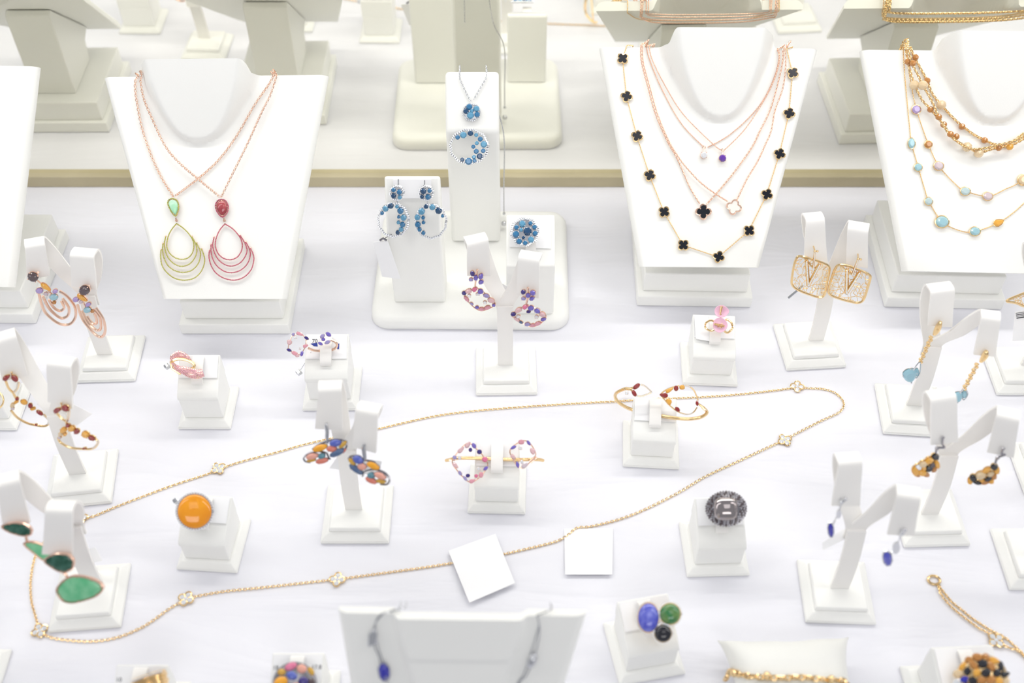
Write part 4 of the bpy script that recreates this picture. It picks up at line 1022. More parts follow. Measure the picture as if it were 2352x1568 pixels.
# garnet and citrine earrings
s, ox, oy = 3.733, 0, 760; z = zc(s, ox, oy)
for pl, lab, gl, lp, pv, pp in (
        (B2.fl[0], 'gold earring with garnet bow and garnet and citrine hoop on the back arm', [(55, 402, 34, 24, 35, 'garnet', 'p'), (125, 408, 36, 24, -40, 'garnet', 'r'), (146, 582, 18, 14, 0, 'garnet', 'r'), (205, 612, 34, 22, -15, 'citrine', 'm'), (260, 642, 22, 20, 0, 'garnet', 'r'), (282, 668, 28, 14, 10, 'citrine', 'e'), (340, 703, 34, 16, -30, 'garnet', 'r'), (106, 640, 22, 16, 50, 'lcit', 'r'), (108, 664, 18, 12, 0, 'clearpk', 'r'), (140, 610, 24, 12, 30, 'citrine', 'r'), (310, 806, 14, 8, 0, 'garnet', 'e')],
         (((50, 430), (75, 490), (112, 528)), ((158, 440), (148, 490), (118, 528)), ((112, 525), (128, 560), (146, 582)), ((95, 680), (150, 742), (230, 788), (300, 806), (370, 815), (412, 800), (416, 760), (372, 715))), (((155, 445), (145, 490), (120, 525)), ((372, 720), (414, 765), (408, 798))), (100, 355)),
        (B2.fl[1], 'gold earring with garnet bow and garnet and citrine hoop on the front arm', [(490, 682, 34, 26, 25, 'garnet', 'p'), (560, 662, 36, 22, -35, 'garnet', 'r'), (580, 812, 20, 16, 0, 'garnet', 'r'), (612, 838, 30, 26, 0, 'citrine', 'r'), (656, 862, 24, 24, 0, 'garnet', 'r'), (542, 850, 30, 24, 20, 'citrine', 'r'), (732, 888, 36, 24, -30, 'citrine', 'r'), (786, 918, 34, 18, -25, 'garnet', 'r'), (518, 885, 20, 18, 0, 'lcit', 'r'), (510, 915, 16, 12, 0, 'clearpk', 'r'), (555, 888, 14, 14, 0, 'citrine', 'r'), (720, 1008, 18, 8, 0, 'garnet', 'e')],
         (((488, 705), (530, 750), (566, 772)), ((592, 685), (585, 740), (570, 772)), ((566, 770), (572, 795), (580, 812)), ((498, 915), (520, 955), (600, 998), (700, 1010), (790, 1008), (838, 965), (832, 935), (800, 918))), (((592, 690), (585, 740), (572, 768)), ((836, 940), (840, 962), (795, 1006))), (525, 620))):
    root, m = earring('garnet_earring', lab, pl, z(gl[0][:2])[0], 'garnet and citrine earrings')
    gems(root, pl, gl, m, s, ox, oy, off=.0012); loops(m, pl, [z(*q) for q in lp], .0009); sb = MB()
    for q in pv: beads(sb, catmull([pl.at(p, .001) for p in z(*q)], 6), .0005, .001)
    post(m, pl, z(pp)[0]); m.tube([pl.at(z(pp)[0]), pl.at(z((pp[0] + 5, pp[1] + 55))[0])], .0005); m.ball(pl.at(z(pp)[0], .001), .0009)
    m.build('setting', 'gold', root); sb.build('pave_stones', 'dia', root)

# emerald and light green drops
z = zc(4.126, 0, 1080)


def slab(root, m, pl, px, mt, name, label, rimm, dome=.22):
    pts = [pl.at(p, .0012) for p in catmull([V((x, y, 0)) for x, y in px], 4, True)]; c = sum(pts, V()) / len(pts); n = pl.n; R = min((p - c).length for p in pts)
    g = MB(); g.loft([[c + (p - c) * .96 - n * .001 for p in pts], pts] + [[c + (p - c) * math.sqrt(1 - t * t) + n * R * dome * t for p in pts] for t in (.3, .55, .75, .9, .98)])
    o = g.build(name, mt, root); o['label'] = label
    m.prism([c + (p - c) * 1.08 - n * .0022 for p in pts], n, .0018); rimm.tube([c + (p - c) * 1.06 + n * .0002 for p in pts], .0006, True, 6)
    for i in range(8): m.ball(pts[int(len(pts) * i / 8)] + n * .0003, .0007)


for pl, lab, a, b, jn in (
        (B3.fl[0], 'dark green and light green drop earring on the back arm', ((25, 530), (90, 505), (170, 500), (240, 515), (288, 560), (285, 600), (220, 615), (130, 595), (60, 565)), ((240, 690), (320, 685), (420, 720), (500, 780), (470, 850), (400, 840), (310, 770), (250, 720)), ((245, 630), (255, 665), (262, 690))),
        (B3.fl[1], 'dark green and light green drop earring on the front arm', ((430, 855), (500, 805), (580, 795), (650, 810), (688, 860), (680, 920), (620, 955), (560, 950), (480, 905)), ((548, 1130), (565, 1180), (610, 1230), (690, 1245), (800, 1222), (900, 1185), (955, 1135), (960, 1105), (925, 1065), (850, 1030), (770, 1012), (690, 1010), (620, 1040), (575, 1085)), ((600, 970), (625, 985), (632, 1012)))):
    root, m = earring('green_drop_earring', lab, pl, z(a[0])[0], 'green drop earrings'); rim = MB()
    q = Plane(pl.p, V((pl.n.x, pl.n.y, 0)).normalized() * .8 + UP * .6)
    slab(root, m, q, z(*a), 'emerald', 'upper_stone', 'dark green marbled stone', rim); slab(root, m, q, z(*b), 'chryso', 'lower_stone', 'light green stone', rim)
    loops(m, q, [z(*jn)], .0009); cx = z(a[4])[0]; cc = sum((V((x, y, 0)) for x, y in z(*a)), V()) / len(a); m.tube([q.at(cc, -.001), q.at(cc, -.006)], .0006)
    m.build('setting', 'rose', root); rim.build('rim', 'rose', root)

# violet and pink lens earrings
s, ox, oy = 4.125, 1020, 540; z = zc(s, ox, oy)
for pl, lab, gl, lp, pp in (
        (B4.fl[0], 'violet flower and pink gem lens earring on the back arm', [(268, 365, 22, 26, 20, 'dviolet', 'r'), (348, 392, 24, 32, -30, 'violet', 'm'), (300, 405, 22, 26, 0, 'violet', 'r'), (255, 422, 22, 16, 0, 'lav', 'r'), (350, 446, 26, 20, 20, 'violet', 'r'), (190, 550, 24, 18, 0, 'dviolet', 'r'), (232, 532, 34, 20, 15, 'lpink', 'r'), (292, 515, 26, 24, 30, 'hot', 'p'), (345, 535, 28, 24, 0, 'violet', 'r'), (400, 575, 34, 20, -15, 'lav', 'm'), (445, 620, 36, 22, -20, 'lpink', 'r'), (470, 665, 18, 14, 0, 'violet', 'r'), (410, 688, 32, 18, 15, 'pink', 'r'), (355, 702, 28, 16, 0, 'pink', 'r'), (312, 685, 20, 14, 0, 'violet', 'r'), (262, 652, 20, 12, -35, 'lav', 'm'), (212, 605, 34, 16, -45, 'pink', 'r'), (320, 560, 22, 14, 0, 'dia', 'r'), (388, 638, 20, 14, 0, 'dia', 'r'), (238, 575, 18, 16, 0, 'dia', 'r')],
         (((185, 550), (240, 525), (300, 500), (350, 520), (410, 570), (475, 630), (480, 665), (420, 695), (350, 715), (280, 680), (215, 610)), ), (315, 330)),
        (B4.fl[1], 'violet flower and pink gem lens earring on the front arm', [(750, 540, 24, 22, 20, 'dviolet', 'r'), (840, 548, 28, 24, -30, 'violet', 'r'), (795, 572, 24, 22, 0, 'violet', 'r'), (752, 602, 24, 16, 0, 'lav', 'r'), (832, 602, 28, 20, 20, 'violet', 'm'), (655, 750, 26, 20, 0, 'dviolet', 'r'), (705, 712, 36, 22, 25, 'lpink', 'r'), (770, 680, 28, 24, 30, 'hot', 'p'), (822, 692, 30, 24, 0, 'violet', 'r'), (800, 726, 22, 14, 0, 'dviolet', 'r'), (882, 718, 30, 22, -15, 'violet', 'r'), (930, 752, 32, 22, -20, 'lpink', 'r'), (875, 775, 20, 18, 0, 'dia', 'r'), (940, 798, 28, 16, 15, 'violet', 'r'), (885, 840, 34, 18, 20, 'pink', 'r'), (838, 855, 24, 16, 0, 'pink', 'r'), (788, 846, 28, 18, 0, 'lav', 'r'), (728, 826, 24, 12, -25, 'slate', 'm'), (688, 798, 32, 14, -35, 'lpink', 'r'), (702, 772, 22, 16, 0, 'dia', 'r')],
         (((640, 750), (700, 705), (780, 665), (850, 685), (920, 730), (965, 760), (950, 805), (890, 850), (820, 865), (730, 830), (660, 780)), ), (795, 500))):
    root, m = earring('lens_earring', lab, pl, z(gl[2][:2])[0], 'violet and pink lens earrings'); gems(root, pl, gl, m, s, ox, oy, off=.0014)
    loops(m, pl, [z(*q) for q in lp], .0005, True); post(m, pl, z(gl[2][:2])[0]); m.tube([pl.at(z(pp)[0], .0016), pl.at(z(gl[2][:2])[0])], .0006); m.ball(pl.at(z(pp)[0], .0016), .0011)
    loops(m, pl, [z((gl[2][0], gl[2][1] + 20), (gl[7][0], gl[7][1]))], .0007); m.build('setting', 'rose', root)

# multicolour cabochon earrings
s, ox, oy = 8.709, 690, 940; z = zc(s, ox, oy)
for pl, lab, gl, el, pp in (
        (B5.fl[0], 'multicolour cabochon figure-eight earring on the back arm', [(390, 772, 155, 68, 18, 'yellow', 'c'), (700, 672, 125, 72, 5, 'peri', 'c'), (848, 705, 100, 44, 42, 'mustard', 'c'), (622, 790, 105, 62, 0, 'coral', 'c'), (735, 868, 165, 66, 24, 'slate', 'c'), (235, 940, 130, 62, 12, 'peach', 'c'), (425, 935, 74, 60, 15, 'teal', 'c'), (430, 1030, 130, 58, 12, 'coral', 'c'), (215, 1022, 95, 32, 8, 'mustard', 'c'), (875, 830, 60, 26, 50, 'coral', 'c')], (((60, 980), (120, 900), (240, 850), (380, 840), (520, 870), (560, 950), (600, 1000)), ((60, 980), (100, 1040), (200, 1060)), ((240, 800), (380, 700), (600, 620), (760, 600), (900, 630), (925, 740), (850, 860))), ((520, 285), (515, 330), (535, 440), (530, 560), (545, 680))),
        (B5.fl[1], 'multicolour cabochon figure-eight earring on the front arm', [(1450, 1128, 140, 64, -25, 'yellow', 'c'), (1150, 1005, 115, 78, -30, 'peri', 'c'), (1028, 1045, 92, 44, -48, 'mustard', 'c'), (1230, 1145, 92, 70, -10, 'peach', 'c'), (1110, 1200, 165, 58, -35, 'slate', 'c'), (1042, 1190, 70, 26, -45, 'coral', 'c'), (1412, 1320, 76, 68, 0, 'teal', 'c'), (1590, 1328, 130, 64, -25, 'peach', 'c'), (1412, 1420, 125, 56, -25, 'coral', 'c'), (1608, 1440, 100, 42, -10, 'mustard', 'c')], (((1240, 1340), (1290, 1240), (1450, 1200), (1620, 1230), (1750, 1320), (1780, 1430), (1720, 1500), (1600, 1495)), ((960, 1000), (1000, 940), (1150, 930), (1300, 1010), (1480, 1050), (1590, 1180))), ((1282, 705), (1265, 760), (1275, 860), (1290, 950), (1295, 1040)))):
    root, m = earring('cabochon_earring', lab, pl, z(gl[3][:2])[0], 'multicolour cabochon earrings')
    q = Plane(pl.p, V((pl.n.x, pl.n.y, 0)).normalized() * .75 + UP * .66); gems(root, q, gl, m, s, ox, oy, off=.0018, prongs=4); loops(m, q, [z(*k) for k in el], .0007)
    m.build('setting', 'darksilver', root); hk = MB(); hk.tube(catmull([q.at(p, .001) for p in z(*pp)], 5), lambda t: .0007 + .0007 * math.sin(t * 3.1), sides=8); hk.tube([q.at(z(pp[0])[0], .001), q.at(z(pp[0])[0], -.006)], .0005); hk.build('ear_hook', 'silver', root)

# gold filigree squares
def inside(p, poly):
    r = False; n = len(poly)
    for i in range(n):
        a, b = poly[i], poly[i - 1]
        if (a[1] > p[1]) != (b[1] > p[1]) and p[0] < (b[0] - a[0]) * (p[1] - a[1]) / (b[1] - a[1]) + a[0]: r = not r
    return r


def filigree(m, pl, poly, cell, r, seed):
    rnd = random.Random(seed); xs = [p[0] for p in poly]; ys = [p[1] for p in poly]; pts = {}
    nx, ny = int((max(xs) - min(xs)) / cell) + 2, int((max(ys) - min(ys)) / cell) + 2
    for i in range(nx):
        for j in range(ny):
            p = (min(xs) + (i + (.5 if j % 2 else 0) + rnd.uniform(-.33, .33)) * cell, min(ys) + (j + rnd.uniform(-.3, .3)) * cell)
            if inside(p, poly): pts[i, j] = p
    for (i, j), p in pts.items():
        for d in ((1, 0), (0, 1), (1, 1) if j % 2 else (-1, 1)):
            q = pts.get((i + d[0], j + d[1]))
            if q and rnd.random() < .62: m.tube([pl.at(p, .0005), pl.at(q, .0005)], r, sides=4)
        near = min(poly, key=lambda a: (a[0] - p[0]) ** 2 + (a[1] - p[1]) ** 2)
        if (near[0] - p[0]) ** 2 + (near[1] - p[1]) ** 2 < (cell * 1.3) ** 2: m.tube([pl.at(p, .0005), pl.at(near, .0005)], r, sides=4)


z = zc(3.92, 1540, 500)
for k, (pl, lab, fr, vv, br) in enumerate((
        (B6.fl[0], 'gold filigree square earring with V on the back arm, slightly overlapping the stem', ((1190, 350), (1145, 352), (1115, 420), (1092, 560), (1102, 612), (1150, 650), (1250, 690), (1340, 715), (1385, 692), (1410, 580), (1430, 470), (1415, 430), (1350, 398), (1270, 372)), ((1225, 390), (1240, 612), (1340, 420)), ((1300, 300), (1286, 455))),
        (B6.fl[1], 'gold filigree square earring with V on the front arm', ((1525, 425), (1490, 445), (1452, 540), (1425, 640), (1437, 690), (1500, 720), (1600, 750), (1690, 765), (1740, 732), (1778, 620), (1800, 540), (1788, 512), (1740, 487), (1650, 450), (1580, 428)), ((1590, 470), (1584, 680), (1702, 492)), ((1690, 370), (1636, 515))))):
    root, m = earring('filigree_earring', lab, pl, z(fr[0])[0], 'gold filigree square earrings'); q = Plane(pl.p + pl.n * .003, pl.n)
    fm = MB(); out = [(p.x, p.y) for p in catmull([V((x, y, 0)) for x, y in z(*fr)], 6, True)]
    path = [q.at(p) for p in out]; MB().tube(path, .0010, True, 8).build('square_frame', 'gold', root); filigree(fm, q, out, 8.2, .00026, 11 + k); fm.build('filigree', 'gold', root)
    vm = MB(); a, b, c = [q.at(p, .0014) for p in z(*vv)]; vm.tube([a, b], .0015, sides=6).tube([b, c], .0015, sides=6); sb = MB()
    t0, t1 = [q.at(p, .0022) for p in z(*br)]; vm.tube([t0, t1], .0008, sides=6); vm.ball(t0, .0012); vm.ball(t0 + q.u * .002, .0010); vm.tube([t0, t0 - q.n * .0075], .0006); vm.tube([q.at(out[0]), t1], .0006)
    vm.build('letter_v', 'gold', root); beads(sb, [a + q.n * .0013, b + q.n * .0013], .0007, .0013); beads(sb, [b + q.n * .0013, c + q.n * .0013], .0007, .0013); beads(sb, [t0 + q.n * .0006, t1 + q.n * .0006], .0005, .001); sb.build('pave_stones', 'dia', root)

# gold chains with pale blue drops
z = zc(2.903, 1980, 640)
for pl, lab, top, bail, c0, c1, drop, sz in (
        (B7.fl[0], 'gold ball-chain earring with pale blue drop on the back arm', (520, 285), ((525, 285), (505, 330), (480, 375)), (462, 390), (388, 555), (322, 640), (46, 54)),
        (B7.fl[1], 'gold ball-chain earring with pale blue drop on the front arm', (825, 480), ((828, 478), (820, 510), (790, 555)), (768, 570), (680, 735), (640, 785), (36, 40))):
    root, m = earring('blue_drop_earring', lab, pl, z(top)[0], 'pale blue drop earrings')
    m.tube(catmull([pl.at(p, .001) for p in z(*bail)], 6), lambda t: .0010 + .0014 * math.sin(t * 3.1), sides=8); post(m, pl, z(top)[0], .004)
    a, b = pl.at(z(c0)[0], .001), pl.at(z(c1)[0], .001); m.build('bail', 'gold', root); g = MB(); pts = resample([a, b], .0027)
    for i, p in enumerate(pts): g.ball(p + pl.u * (.0007 if i % 2 else -.0007), .0014, ICO2); g.ball(p - pl.u * (.0006 if i % 2 else -.0006), .0009)
    g.build('ball_chain', 'gold', root); gm = MB(); x, y = z(drop)[0]; gems(root, pl, [(drop[0], drop[1], sz[0], sz[1], 40, 'aqua', 'p'), (drop[0] + 42, drop[1] - 15, 18, 30, -10, 'aqua', 'm')], gm, 2.903, 1980, 640, off=.001)
    gm.tube(catmull([pl.at(p, .0018) for p in z((c1[0] - 2, c1[1]), (drop[0] + 16, drop[1] - 20), (drop[0] + 38, drop[1] + 22), (drop[0] + 66, drop[1] - 18))], 6, True), .0005, True, 6); gm.build('drop_setting', 'silver', root)

# amber and black cluster drops
for pl, lab, hk, gl in (
        (B8.fl[0], 'amber and black gem cluster earring on the back arm', ((540, 1058), (535, 1100), (548, 1125), (500, 1130), (492, 1180)), [(490, 1188, 26, 20, 0, 'black', 'r'), (448, 1212, 34, 20, 25, 'citrine', 'm'), (408, 1236, 34, 20, 25, 'lcit', 'm'), (500, 1238, 20, 34, 20, 'citrine', 'm'), (446, 1264, 30, 20, 30, 'black', 'r'), (470, 1240, 22, 18, 0, 'smoky', 'r'), (400, 1292, 34, 22, 10, 'citrine', 'r'), (358, 1284, 24, 32, 0, 'citrine', 'r'), (378, 1256, 22, 18, 0, 'dia', 'r'), (428, 1308, 24, 14, 0, 'amberb', 'r'), (480, 1272, 22, 16, 40, 'amberb', 'r'), (412, 1264, 20, 14, 0, 'citrine', 'r'), (370, 1310, 20, 12, 0, 'amberb', 'r')]),
        (B8.fl[1], 'amber and black gem cluster earring on the front arm', ((942, 1132), (930, 1165), (955, 1172), (905, 1192), (888, 1235)), [(882, 1256, 26, 20, 0, 'black', 'r'), (900, 1280, 20, 24, 0, 'citrine', 'r'), (832, 1278, 34, 18, 25, 'citrine', 'm'), (858, 1302, 28, 18, 20, 'lcit', 'r'), (792, 1312, 40, 26, 15, 'lcit', 'r'), (842, 1334, 30, 16, 25, 'black', 'r'), (742, 1330, 26, 24, 0, 'black', 'r'), (770, 1360, 34, 14, -10, 'black', 'm'), (822, 1356, 34, 16, 15, 'amberb', 'r'), (720, 1350, 18, 22, 0, 'citrine', 'r'), (880, 1320, 20, 20, 0, 'amberb', 'r'), (862, 1352, 20, 16, 0, 'citrine', 'r'), (800, 1345, 18, 12, 0, 'citrine', 'r')])):
    root, m = earring('cluster_earring', lab, pl, z(gl[0][:2])[0], 'amber and black cluster earrings')
    gems(root, pl, gl, m, 2.903, 1980, 640, off=.0016, prongs=3); m.build('setting', 'gold', root); h = MB(); h.tube(catmull([pl.at(p, .001) for p in z(*hk)], 5), .0008, sides=7); h.tube([pl.at(z(hk[0])[0], .001), pl.at(z(hk[0])[0], -.004)], .0006)
    h.ball(pl.at(z(hk[0])[0], .001), .0012); h.ball(pl.at(z(hk[3])[0], .001), .0016); h.build('ear_hook', 'darksilver', root)

# silver earrings with violet blue stones
s, ox, oy = 2.897, 1540, 1060; z = zc(s, ox, oy)
for pl, lab, a, lk, stn in (
        (B9.fl[0], 'silver link earring with violet blue stone on the back arm', ((1165, 250), (1140, 268)), ((1118, 342, 16, 28), ), (1066, 455, 22, 50, 5)),
        (B9.fl[1], 'silver link earring with violet blue stone on the front arm', ((1558, 455), (1540, 478)), ((1500, 568, 24, 38), ), (1443, 645, 33, 50, 10))):
    root, m = earring('violet_stone_earring', lab, pl, z(a[0])[0], 'violet blue stone earrings')
    P0, P1 = [pl.at(p, .001) for p in z(*a)]; m.tube([P0, P1], .0010); m.ball(P0, .0014, ICO2); m.ball(P1, .0016, ICO2); m.tube([P1, P1 - pl.n * .005], .0005)
    x, y, rx, ry = lk[0]; m.prism([pl.at(p, .0006) for p in outline(*z((x, y))[0], rx / s, ry / s, -12, 'r', 20)], pl.n, .0012); link = pl.at(z((x, y))[0], .001)
    st_ = pl.at(z(stn[:2])[0], .001); m.tube([P1, link], .0005); m.tube([link, link.lerp(st_, .35)], .0005); m.ball(link.lerp(st_, .42), .0009); m.tube([link.lerp(st_, .4), st_], .0005)
    gems(root, pl, [(stn[0], stn[1], stn[2], stn[3], stn[4], 'tanz' if stn[2] < 30 else 'tanzl', 'e')], m, s, ox, oy, off=.0016, bezel=True); m.build('setting', 'silver', root)

# filigree earring on the stand at the picture edge
zq = zc(5.23, 2230, 640); pl = B10.fl[0]
root, m = earring('filigree_earring', 'gold filigree earring tip cut off by the picture edge above the barcode tag', pl, (2340, 684), None)
q = [(p.x, p.y) for p in catmull([V((x, y, 0)) for x, y in zq((430, 268), (560, 205), (760, 140), (950, 150), (960, 330), (800, 380), (650, 335), (540, 290))], 5, True)]
path = [pl.at(p) for p in q]; m.tube(path, .0010, True, 8); filigree(m, pl, q, 8, .0003, 5); m.tube([pl.at((2395, 668)), pl.at((2390, 640), -.003)], .0006); m.build('square_frame', 'gold', root)
# ------------------------------------------------------------------ things lying on the cloth, tags, cushion
GP = Plane((0, 0, .0003), UP)


def gpath(pts, z=.0010, k=6): return catmull([W(p, z) for p in pts], k)


root = thing('long_clover_necklace', 'long gold chain necklace with seven clear gem clovers laid out on the white cloth', 'necklace', W((775, 1332)))
main = [(185, 1192), (215, 1185), (270, 1162), (340, 1135), (400, 1113), (480, 1087), (502, 1077), (525, 1069), (560, 1058), (640, 1037), (700, 1020), (790, 1000), (870, 984), (930, 970), (1000, 955), (1080, 944), (1200, 934), (1340, 925), (1420, 921), (1500, 916), (1600, 912), (1700, 905), (1805, 893), (1831, 889), (1855, 891), (1890, 893), (1920, 903), (1938, 925), (1928, 946),
        (1880, 969), (1820, 1000), (1802, 1012), (1780, 1020), (1700, 1057), (1620, 1094), (1560, 1130), (1480, 1170), (1420, 1193), (1355, 1209), (1325, 1212), (1305, 1228), (1280, 1242), (1240, 1253), (1210, 1260), (1153, 1273), (1090, 1284), (1036, 1293), (980, 1302), (900, 1313), (797, 1327), (775, 1331), (755, 1332), (700, 1338), (600, 1349), (520, 1357), (455, 1368), (428, 1376), (405, 1388), (385, 1400), (330, 1438), (270, 1463), (215, 1472), (160, 1470), (115, 1463), (92, 1449), (87, 1435), (80, 1410), (72, 1380), (70, 1340), (75, 1300), (85, 1268), (110, 1235), (150, 1208), (185, 1192)]
MB().chain(gpath(main), UP, .0028, .00028, .54).build('chain', 'gold', root)
for x, y, r in ((185, 1192, 20), (502, 1077, 35), (1831, 889, 80), (1802, 1012, 25), (775, 1332, 85), (428, 1376, 70), (92, 1449, 30)): clover(root, GP, (x, y), .0056, r, 'gold', 'dia')

root = thing('clover_bracelet', 'gold double-strand bracelet with a clear gem clover lying near the cushion', 'bracelet', W((2262, 1438)))
zq = zc(5.85, 2060, 1300)
m = MB(); m.chain(gpath(zq((560, 260), (600, 310), (740, 480), (880, 590), (1000, 690), (1180, 810), (1300, 880), (1440, 950), (1560, 1050), (1720, 1200), (1900, 1380))), UP, .0028, .00034, .5)
m.chain(gpath(zq((560, 265), (590, 370), (700, 510), (810, 610), (950, 720), (1100, 830), (1220, 890), (1320, 990), (1500, 1090), (1650, 1150), (1860, 1370)), .0017), UP, .0028, .00034, .5); m.build('chain', 'gold', root)
g = MB(); c = W(zq((500, 185))[0], .0012); g.tube([c + (RT * math.cos(t) * .0042 + V((0, 1, 0)) * math.sin(t) * .0034) for t in [i * math.pi / 12 for i in range(24)]], .0009, True, 8); g.tube([c + V((.002, -.003, 0)), W(zq((575, 275))[0], .0012)], .0010, sides=8); g.build('clasp', 'gold', root)
clover(root, GP, (2287, 1471), .0058, 35, 'gold', 'dia', dz=.0008)


def card_tag(label, pts, mt='card', th=.0004, name='price_tag', lines=None):
    """pts: world corners"""
    n = (pts[1] - pts[0]).cross(pts[3] - pts[0]).normalized(); n = -n if n.dot(EYE - pts[0]) < 0 else n
    o = MB().prism(pts, n, th).build(name, mt, None, smooth=False, loc=sum(pts, V()) / len(pts)); return tag(o, label, 'price tag', 'white price tags'), n


card_tag('square blank white paper tag lying across the long gold necklace', [W(p, h) for p, h in (((1030, 1265), .0030), ((1138, 1226), .0030), ((1183, 1339), .0032), ((1078, 1384), .0034))])
card_tag('white paper tag flat on the cloth under the gold necklace chain', [W(p, h) for p, h in (((1296, 1214), .0004), ((1408, 1213), .0004), ((1406, 1319), .0026), ((1298, 1319), .0026))], th=.0002)
q = Plane((0, .640, .07), (0, -.95, .3)); card_tag('white folded paper tag hanging beside the short tower under the topaz earrings', [q.at(p) for p in ((857, 555), (891, 553), (920, 640), (878, 635))])
o = thing('tag_clip', 'grey thread clip at the top of the hanging tag beside the short tower', 'tag clip', q.at((880, 551))); g = MB(); g.tube([q.at((873, 552), .0004), q.at((880, 547), .0008), q.at((888, 552), .0004)], .0010); g.tube([q.at((880, 549), .0006), q.at((900, 538), -.0006)], .0003); g.build('clip', 'darksilver', o)
f = B5.fl[1]; q = Plane(f.p + V((0, .024, -.012)), f.n); o, n = card_tag('white paper tag printed 27, behind the stem of the cabochon earring stand', [q.at(p) for p in ((776, 1046), (878, 1058), (868, 1092), (757, 1074))])
text('27', Plane(q.p + n * .0006, n), (787, 1046), 9, 'ink', o, -10); MB().prism([q.at(p, .0006) for p in ((792, 1068), (799, 1067), (800, 1071), (793, 1071))], q.n, .00005).build('blue_print', 'inkblue', o, smooth=False)
f = B4.fl[0]; q = Plane(f.p + V((.005, .010, -.012)), f.n); card_tag('white paper tag hanging behind the back arm of the violet and pink lens earring stand', [q.at(p) for p in ((1112, 636), (1146, 646), (1169, 659), (1158, 701))])
q = Plane(W((210, 1320), .014) + V((0, .02, .02)), V((-.2, -.6, .8))); card_tag('blank white tag behind the stem of the emerald earring stand', [q.at(p) for p in ((180, 1262), (220, 1257), (236, 1287), (190, 1298))])
q = Plane(B2.fl[1].p + V((0, .022, -.03)), V((0, -.7, .7))); card_tag('white tag turned on its corner behind the garnet earring stand', [q.at(p) for p in ((84, 928), (122, 904), (212, 950), (171, 982))])
q = Plane(B9.fl[0].p + V((0, .012, -.035)), V((0, -.6, .8))); card_tag('white tag behind the stem of the violet blue stone earring stand', [q.at(p) for p in ((1888, 1246), (1937, 1215), (1960, 1227), (1890, 1263))])
q = Plane(A3.a + A3.sl * .004 + A3.n * .0022, A3.n); card_tag('white square tag leaning on the pink flower ring block', [q.at(p) for p in ((1595, 728), (1640, 731), (1632, 784), (1598, 778))])
q = Plane(B10.fl[0].p + V((0, .010, -.02)), V((-.2, -.8, .5))); o, n = card_tag('white tag with printed barcode lines, cut off by the picture edge', [q.at(p) for p in ((2331, 716), (2385, 706), (2385, 780), (2325, 783))])
g = MB()
for k, (y0, w) in enumerate(((719, 1.0), (722.5, 1.6), (726, 1.0), (729.5, 2.2))): g.prism([q.at(p, .0006) for p in ((2333 + k * .6, y0), (2384, y0 - 8), (2384, y0 - 8 + w), (2333 + k * .6, y0 + w))], q.n, .00005)
g.build('barcode', 'ink', o, smooth=False)

# thread seals
def seal(label, p, L=.004, r=.0016, rot=0.6, up=V((0, 0, 0)), anchor=None):
    o = thing('tag_seal', label, 'tag seal', p); a = V((math.cos(rot), math.sin(rot), .3)).normalized()
    g = MB(); b = a.cross(UP).normalized(); c = a.cross(b); ring = lambda t, s=1: [p + a * t + (b * x + c * y) * r * s for x, y in ((-1, -1), (1, -1), (1, 1), (-1, 1))]
    g.loft([ring(-L / 2, .85), ring(-L / 2 * .7), ring(L / 2 * .7), ring(L / 2, .85)]); g.build('seal', 'silver', o)
    if anchor is not None: MB().tube([p, (p + anchor) / 2 - UP * .0006, anchor], .0002, sides=5).build('thread', 'silver', o)


for lab, s_, px, back in (('small grey metal seal beside the pink crossover ring', A1, (384, 841), .5), ('small grey metal seal beside the number 70 ring block', A2, (687, 855), .15), ('small silver seal beside the amber ring', A6, (405, 1150), .6)):
    x = s_.o + s_.ey * (s_.w * back); p = WY(px, x.y + s_.w * .15); seal(lab, p, anchor=s_.a - s_.ex * .012 + s_.sl * (s_.L * .5) + s_.n * .0012)
f = B6.fl[0]; o = thing('silver_tag_clip', 'silver tube clip tucked behind the filigree earring', 'tag clip', f.at((1818, 678), -.001)); MB().tube([f.at((1811, 684), -.0006), f.at((1828, 670), -.0010), f.at((1845, 655), -.0016)], .0011, sides=8).build('tube', 'silver', o)

# silver wire necklace on the bust at the bottom edge
zq = zc(2.8, 560, 1220); root = thing('silver_wire_necklace', 'silver wire necklace with faceted blue stone and silver bar on bottom white bust', 'necklace', C4.pl.at((883, 1543)))
def over4(p): x = (p - C4.mid_b).dot(C4.ax); q = C4.mid_b + C4.ax * x + C4.up * (C4.L + .0016) + C4.n * C4.h(p); return [q - C4.n * (C4.th + .004), q - C4.n * C4.th * .5]
m = MB()
for strand in (zq((940, 516), (905, 520), (870, 545), (850, 580), (848, 640), (860, 720), (878, 790), (900, 850)), zq((905, 522), (850, 585), (830, 660), (836, 730), (862, 790), (880, 850))):
    p = lift(C4, catmull([C4.pl.at(x, .0010) for x in strand], 4)); m.tube(catmull(over4(p[0]) + p, 3), .00042, sides=6)
for strand in (zq((1886, 540), (1898, 600), (1872, 700), (1840, 800), (1800, 920), (1760, 980), (1640, 1250)), zq((1886, 540), (1902, 620), (1892, 720), (1862, 830), (1815, 930), (1770, 985), (1650, 1270))):
    p = lift(C4, catmull([C4.pl.at(x, .0010) for x in strand], 4)); m.tube(catmull(over4(p[0]) + p, 3), .00042, sides=6)
p = [C4.pl.at(x, .0060) for x in zq((910, 930), (980, 1100), (1200, 1300), (1500, 1330), (1650, 1260))]; m.tube(catmull(p, 8), .00042, sides=6)
m.build('wire', 'silver', root); pl = C4.pl.shift(.0006)
g = MB(); g.prism([pl.at(p, .0004) for p in zq((805, 650), (845, 615), (862, 650), (858, 715), (825, 725), (800, 735))], pl.n, .0024); g.build('silver_bar', 'silver', root, bevel=.0006)
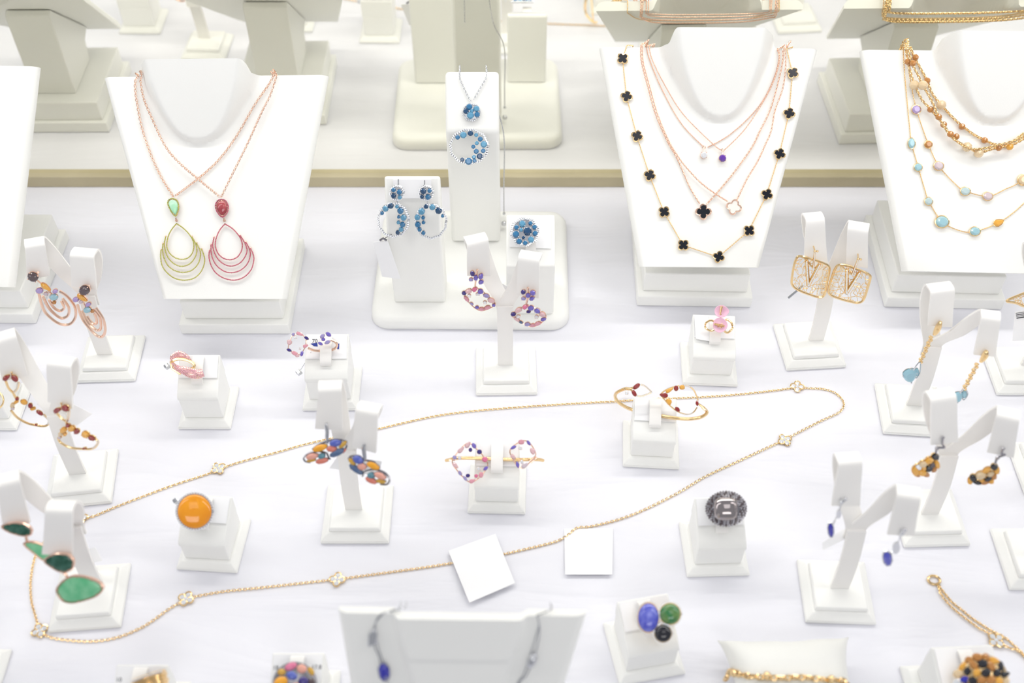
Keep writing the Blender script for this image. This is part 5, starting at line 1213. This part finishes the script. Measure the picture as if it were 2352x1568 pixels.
g = MB(); ring = [pl.at(p, .0006) for p in outline(*zq((1853, 830))[0], 11, 20, -25, 'r', 20)]; c = sum(ring, V()) / 20; g.loft([ring] + [[c + (x - c) * math.sqrt(1 - t * t) + pl.n * .003 * t for x in ring] for t in (.4, .7, .92)]); g.build('silver_drop', 'silver', root)
g = MB(); gems(root, pl, [(902, 905, 38, 62, 10, 'tanz', 'e')], g, 2.8, 560, 1220, off=.002, bezel=True); g.build('setting', 'silver', root)

# bracelet cushion
o0 = W((1648, 1466), .020); o1 = W((1952, 1458), .020); ex_ = V((o1.x - o0.x, o1.y - o0.y, 0)); wC = ex_.length; ex_.normalize(); ey_ = UP.cross(ex_)
root = thing('bracelet_cushion', 'white leatherette bracelet pillow with pinched corners at the bottom edge', 'cushion', (o0 + o1) / 2 * 1 - V((0, 0, .02)))
N = 40; top, bot = [], []; dC = wC * .85; mid = V((o0.x, o0.y, 0)) + ex_ * wC / 2 - ey_ * dC / 2
for j in range(N + 1):
    for i in range(N + 1):
        u, v = -1 + 2 * i / N, -1 + 2 * j / N; pu, pv = 1 - .17 * (1 - v * v) ** .8 * 1, 1 - .10 * (1 - u * u) ** .8
        x, y = u * pu * wC / 2 * .5 * 2, v * pv * dC / 2; t = max(0, (1 - u ** 4) * (1 - v ** 4)) ** .5
        p = mid + ex_ * x + ey_ * y; wr = .0009 * math.sin(9 * u + 4 * v) * (1 - t) * t * 3
        top.append(p + UP * (.0175 + .017 * t + wr)); bot.append(p + UP * (.0172 - .0168 * t))
R = N + 1; K = len(top); f = []
for j in range(N):
    for i in range(N):
        q = [j * R + i, j * R + i + 1, (j + 1) * R + i + 1, (j + 1) * R + i]; f += [q, [K + x for x in q][::-1]]
rim = list(range(R)) + [j * R + N for j in range(1, R)] + [N * R + i for i in range(N - 1, -1, -1)] + [j * R for j in range(N - 1, 0, -1)]
for i in range(len(rim)): a, b = rim[i], rim[(i + 1) % len(rim)]; f.append([b, a, K + a, K + b])
MB().add(top + bot, f).build('pillow', 'cushion', root, angle=70)


def on_cushion(p, lift=.0024):
    best = min(top, key=lambda q: ((EYE + (q - EYE).project(ray(*p))) - q).length); return best + UP * lift


root2 = thing('gold_link_bracelet', 'chunky gold link bracelet around the white pillow', 'bracelet', mid + UP * .036)
pts = [on_cushion(p) for p in ((1668, 1550), (1700, 1552), (1740, 1556), (1790, 1559), (1840, 1561), (1890, 1563), (1938, 1568))]
ea, eb = pts[0], pts[-1]; pts = [ea + V((-.003, -.001, -.012)), ea + V((-.002, 0, -.004))] + pts + [eb + V((.002, 0, -.004)), eb + V((.003, -.001, -.012))]
MB().chain(catmull(pts, 6), UP, .0062, .0008, .55).build('chain', 'gold', root2)
for p in ((1690, 1551), (1760, 1557), (1905, 1565)):
    MB().ball(on_cushion(p, .003), .0027, ICO2).build('bead', 'gold', root2)
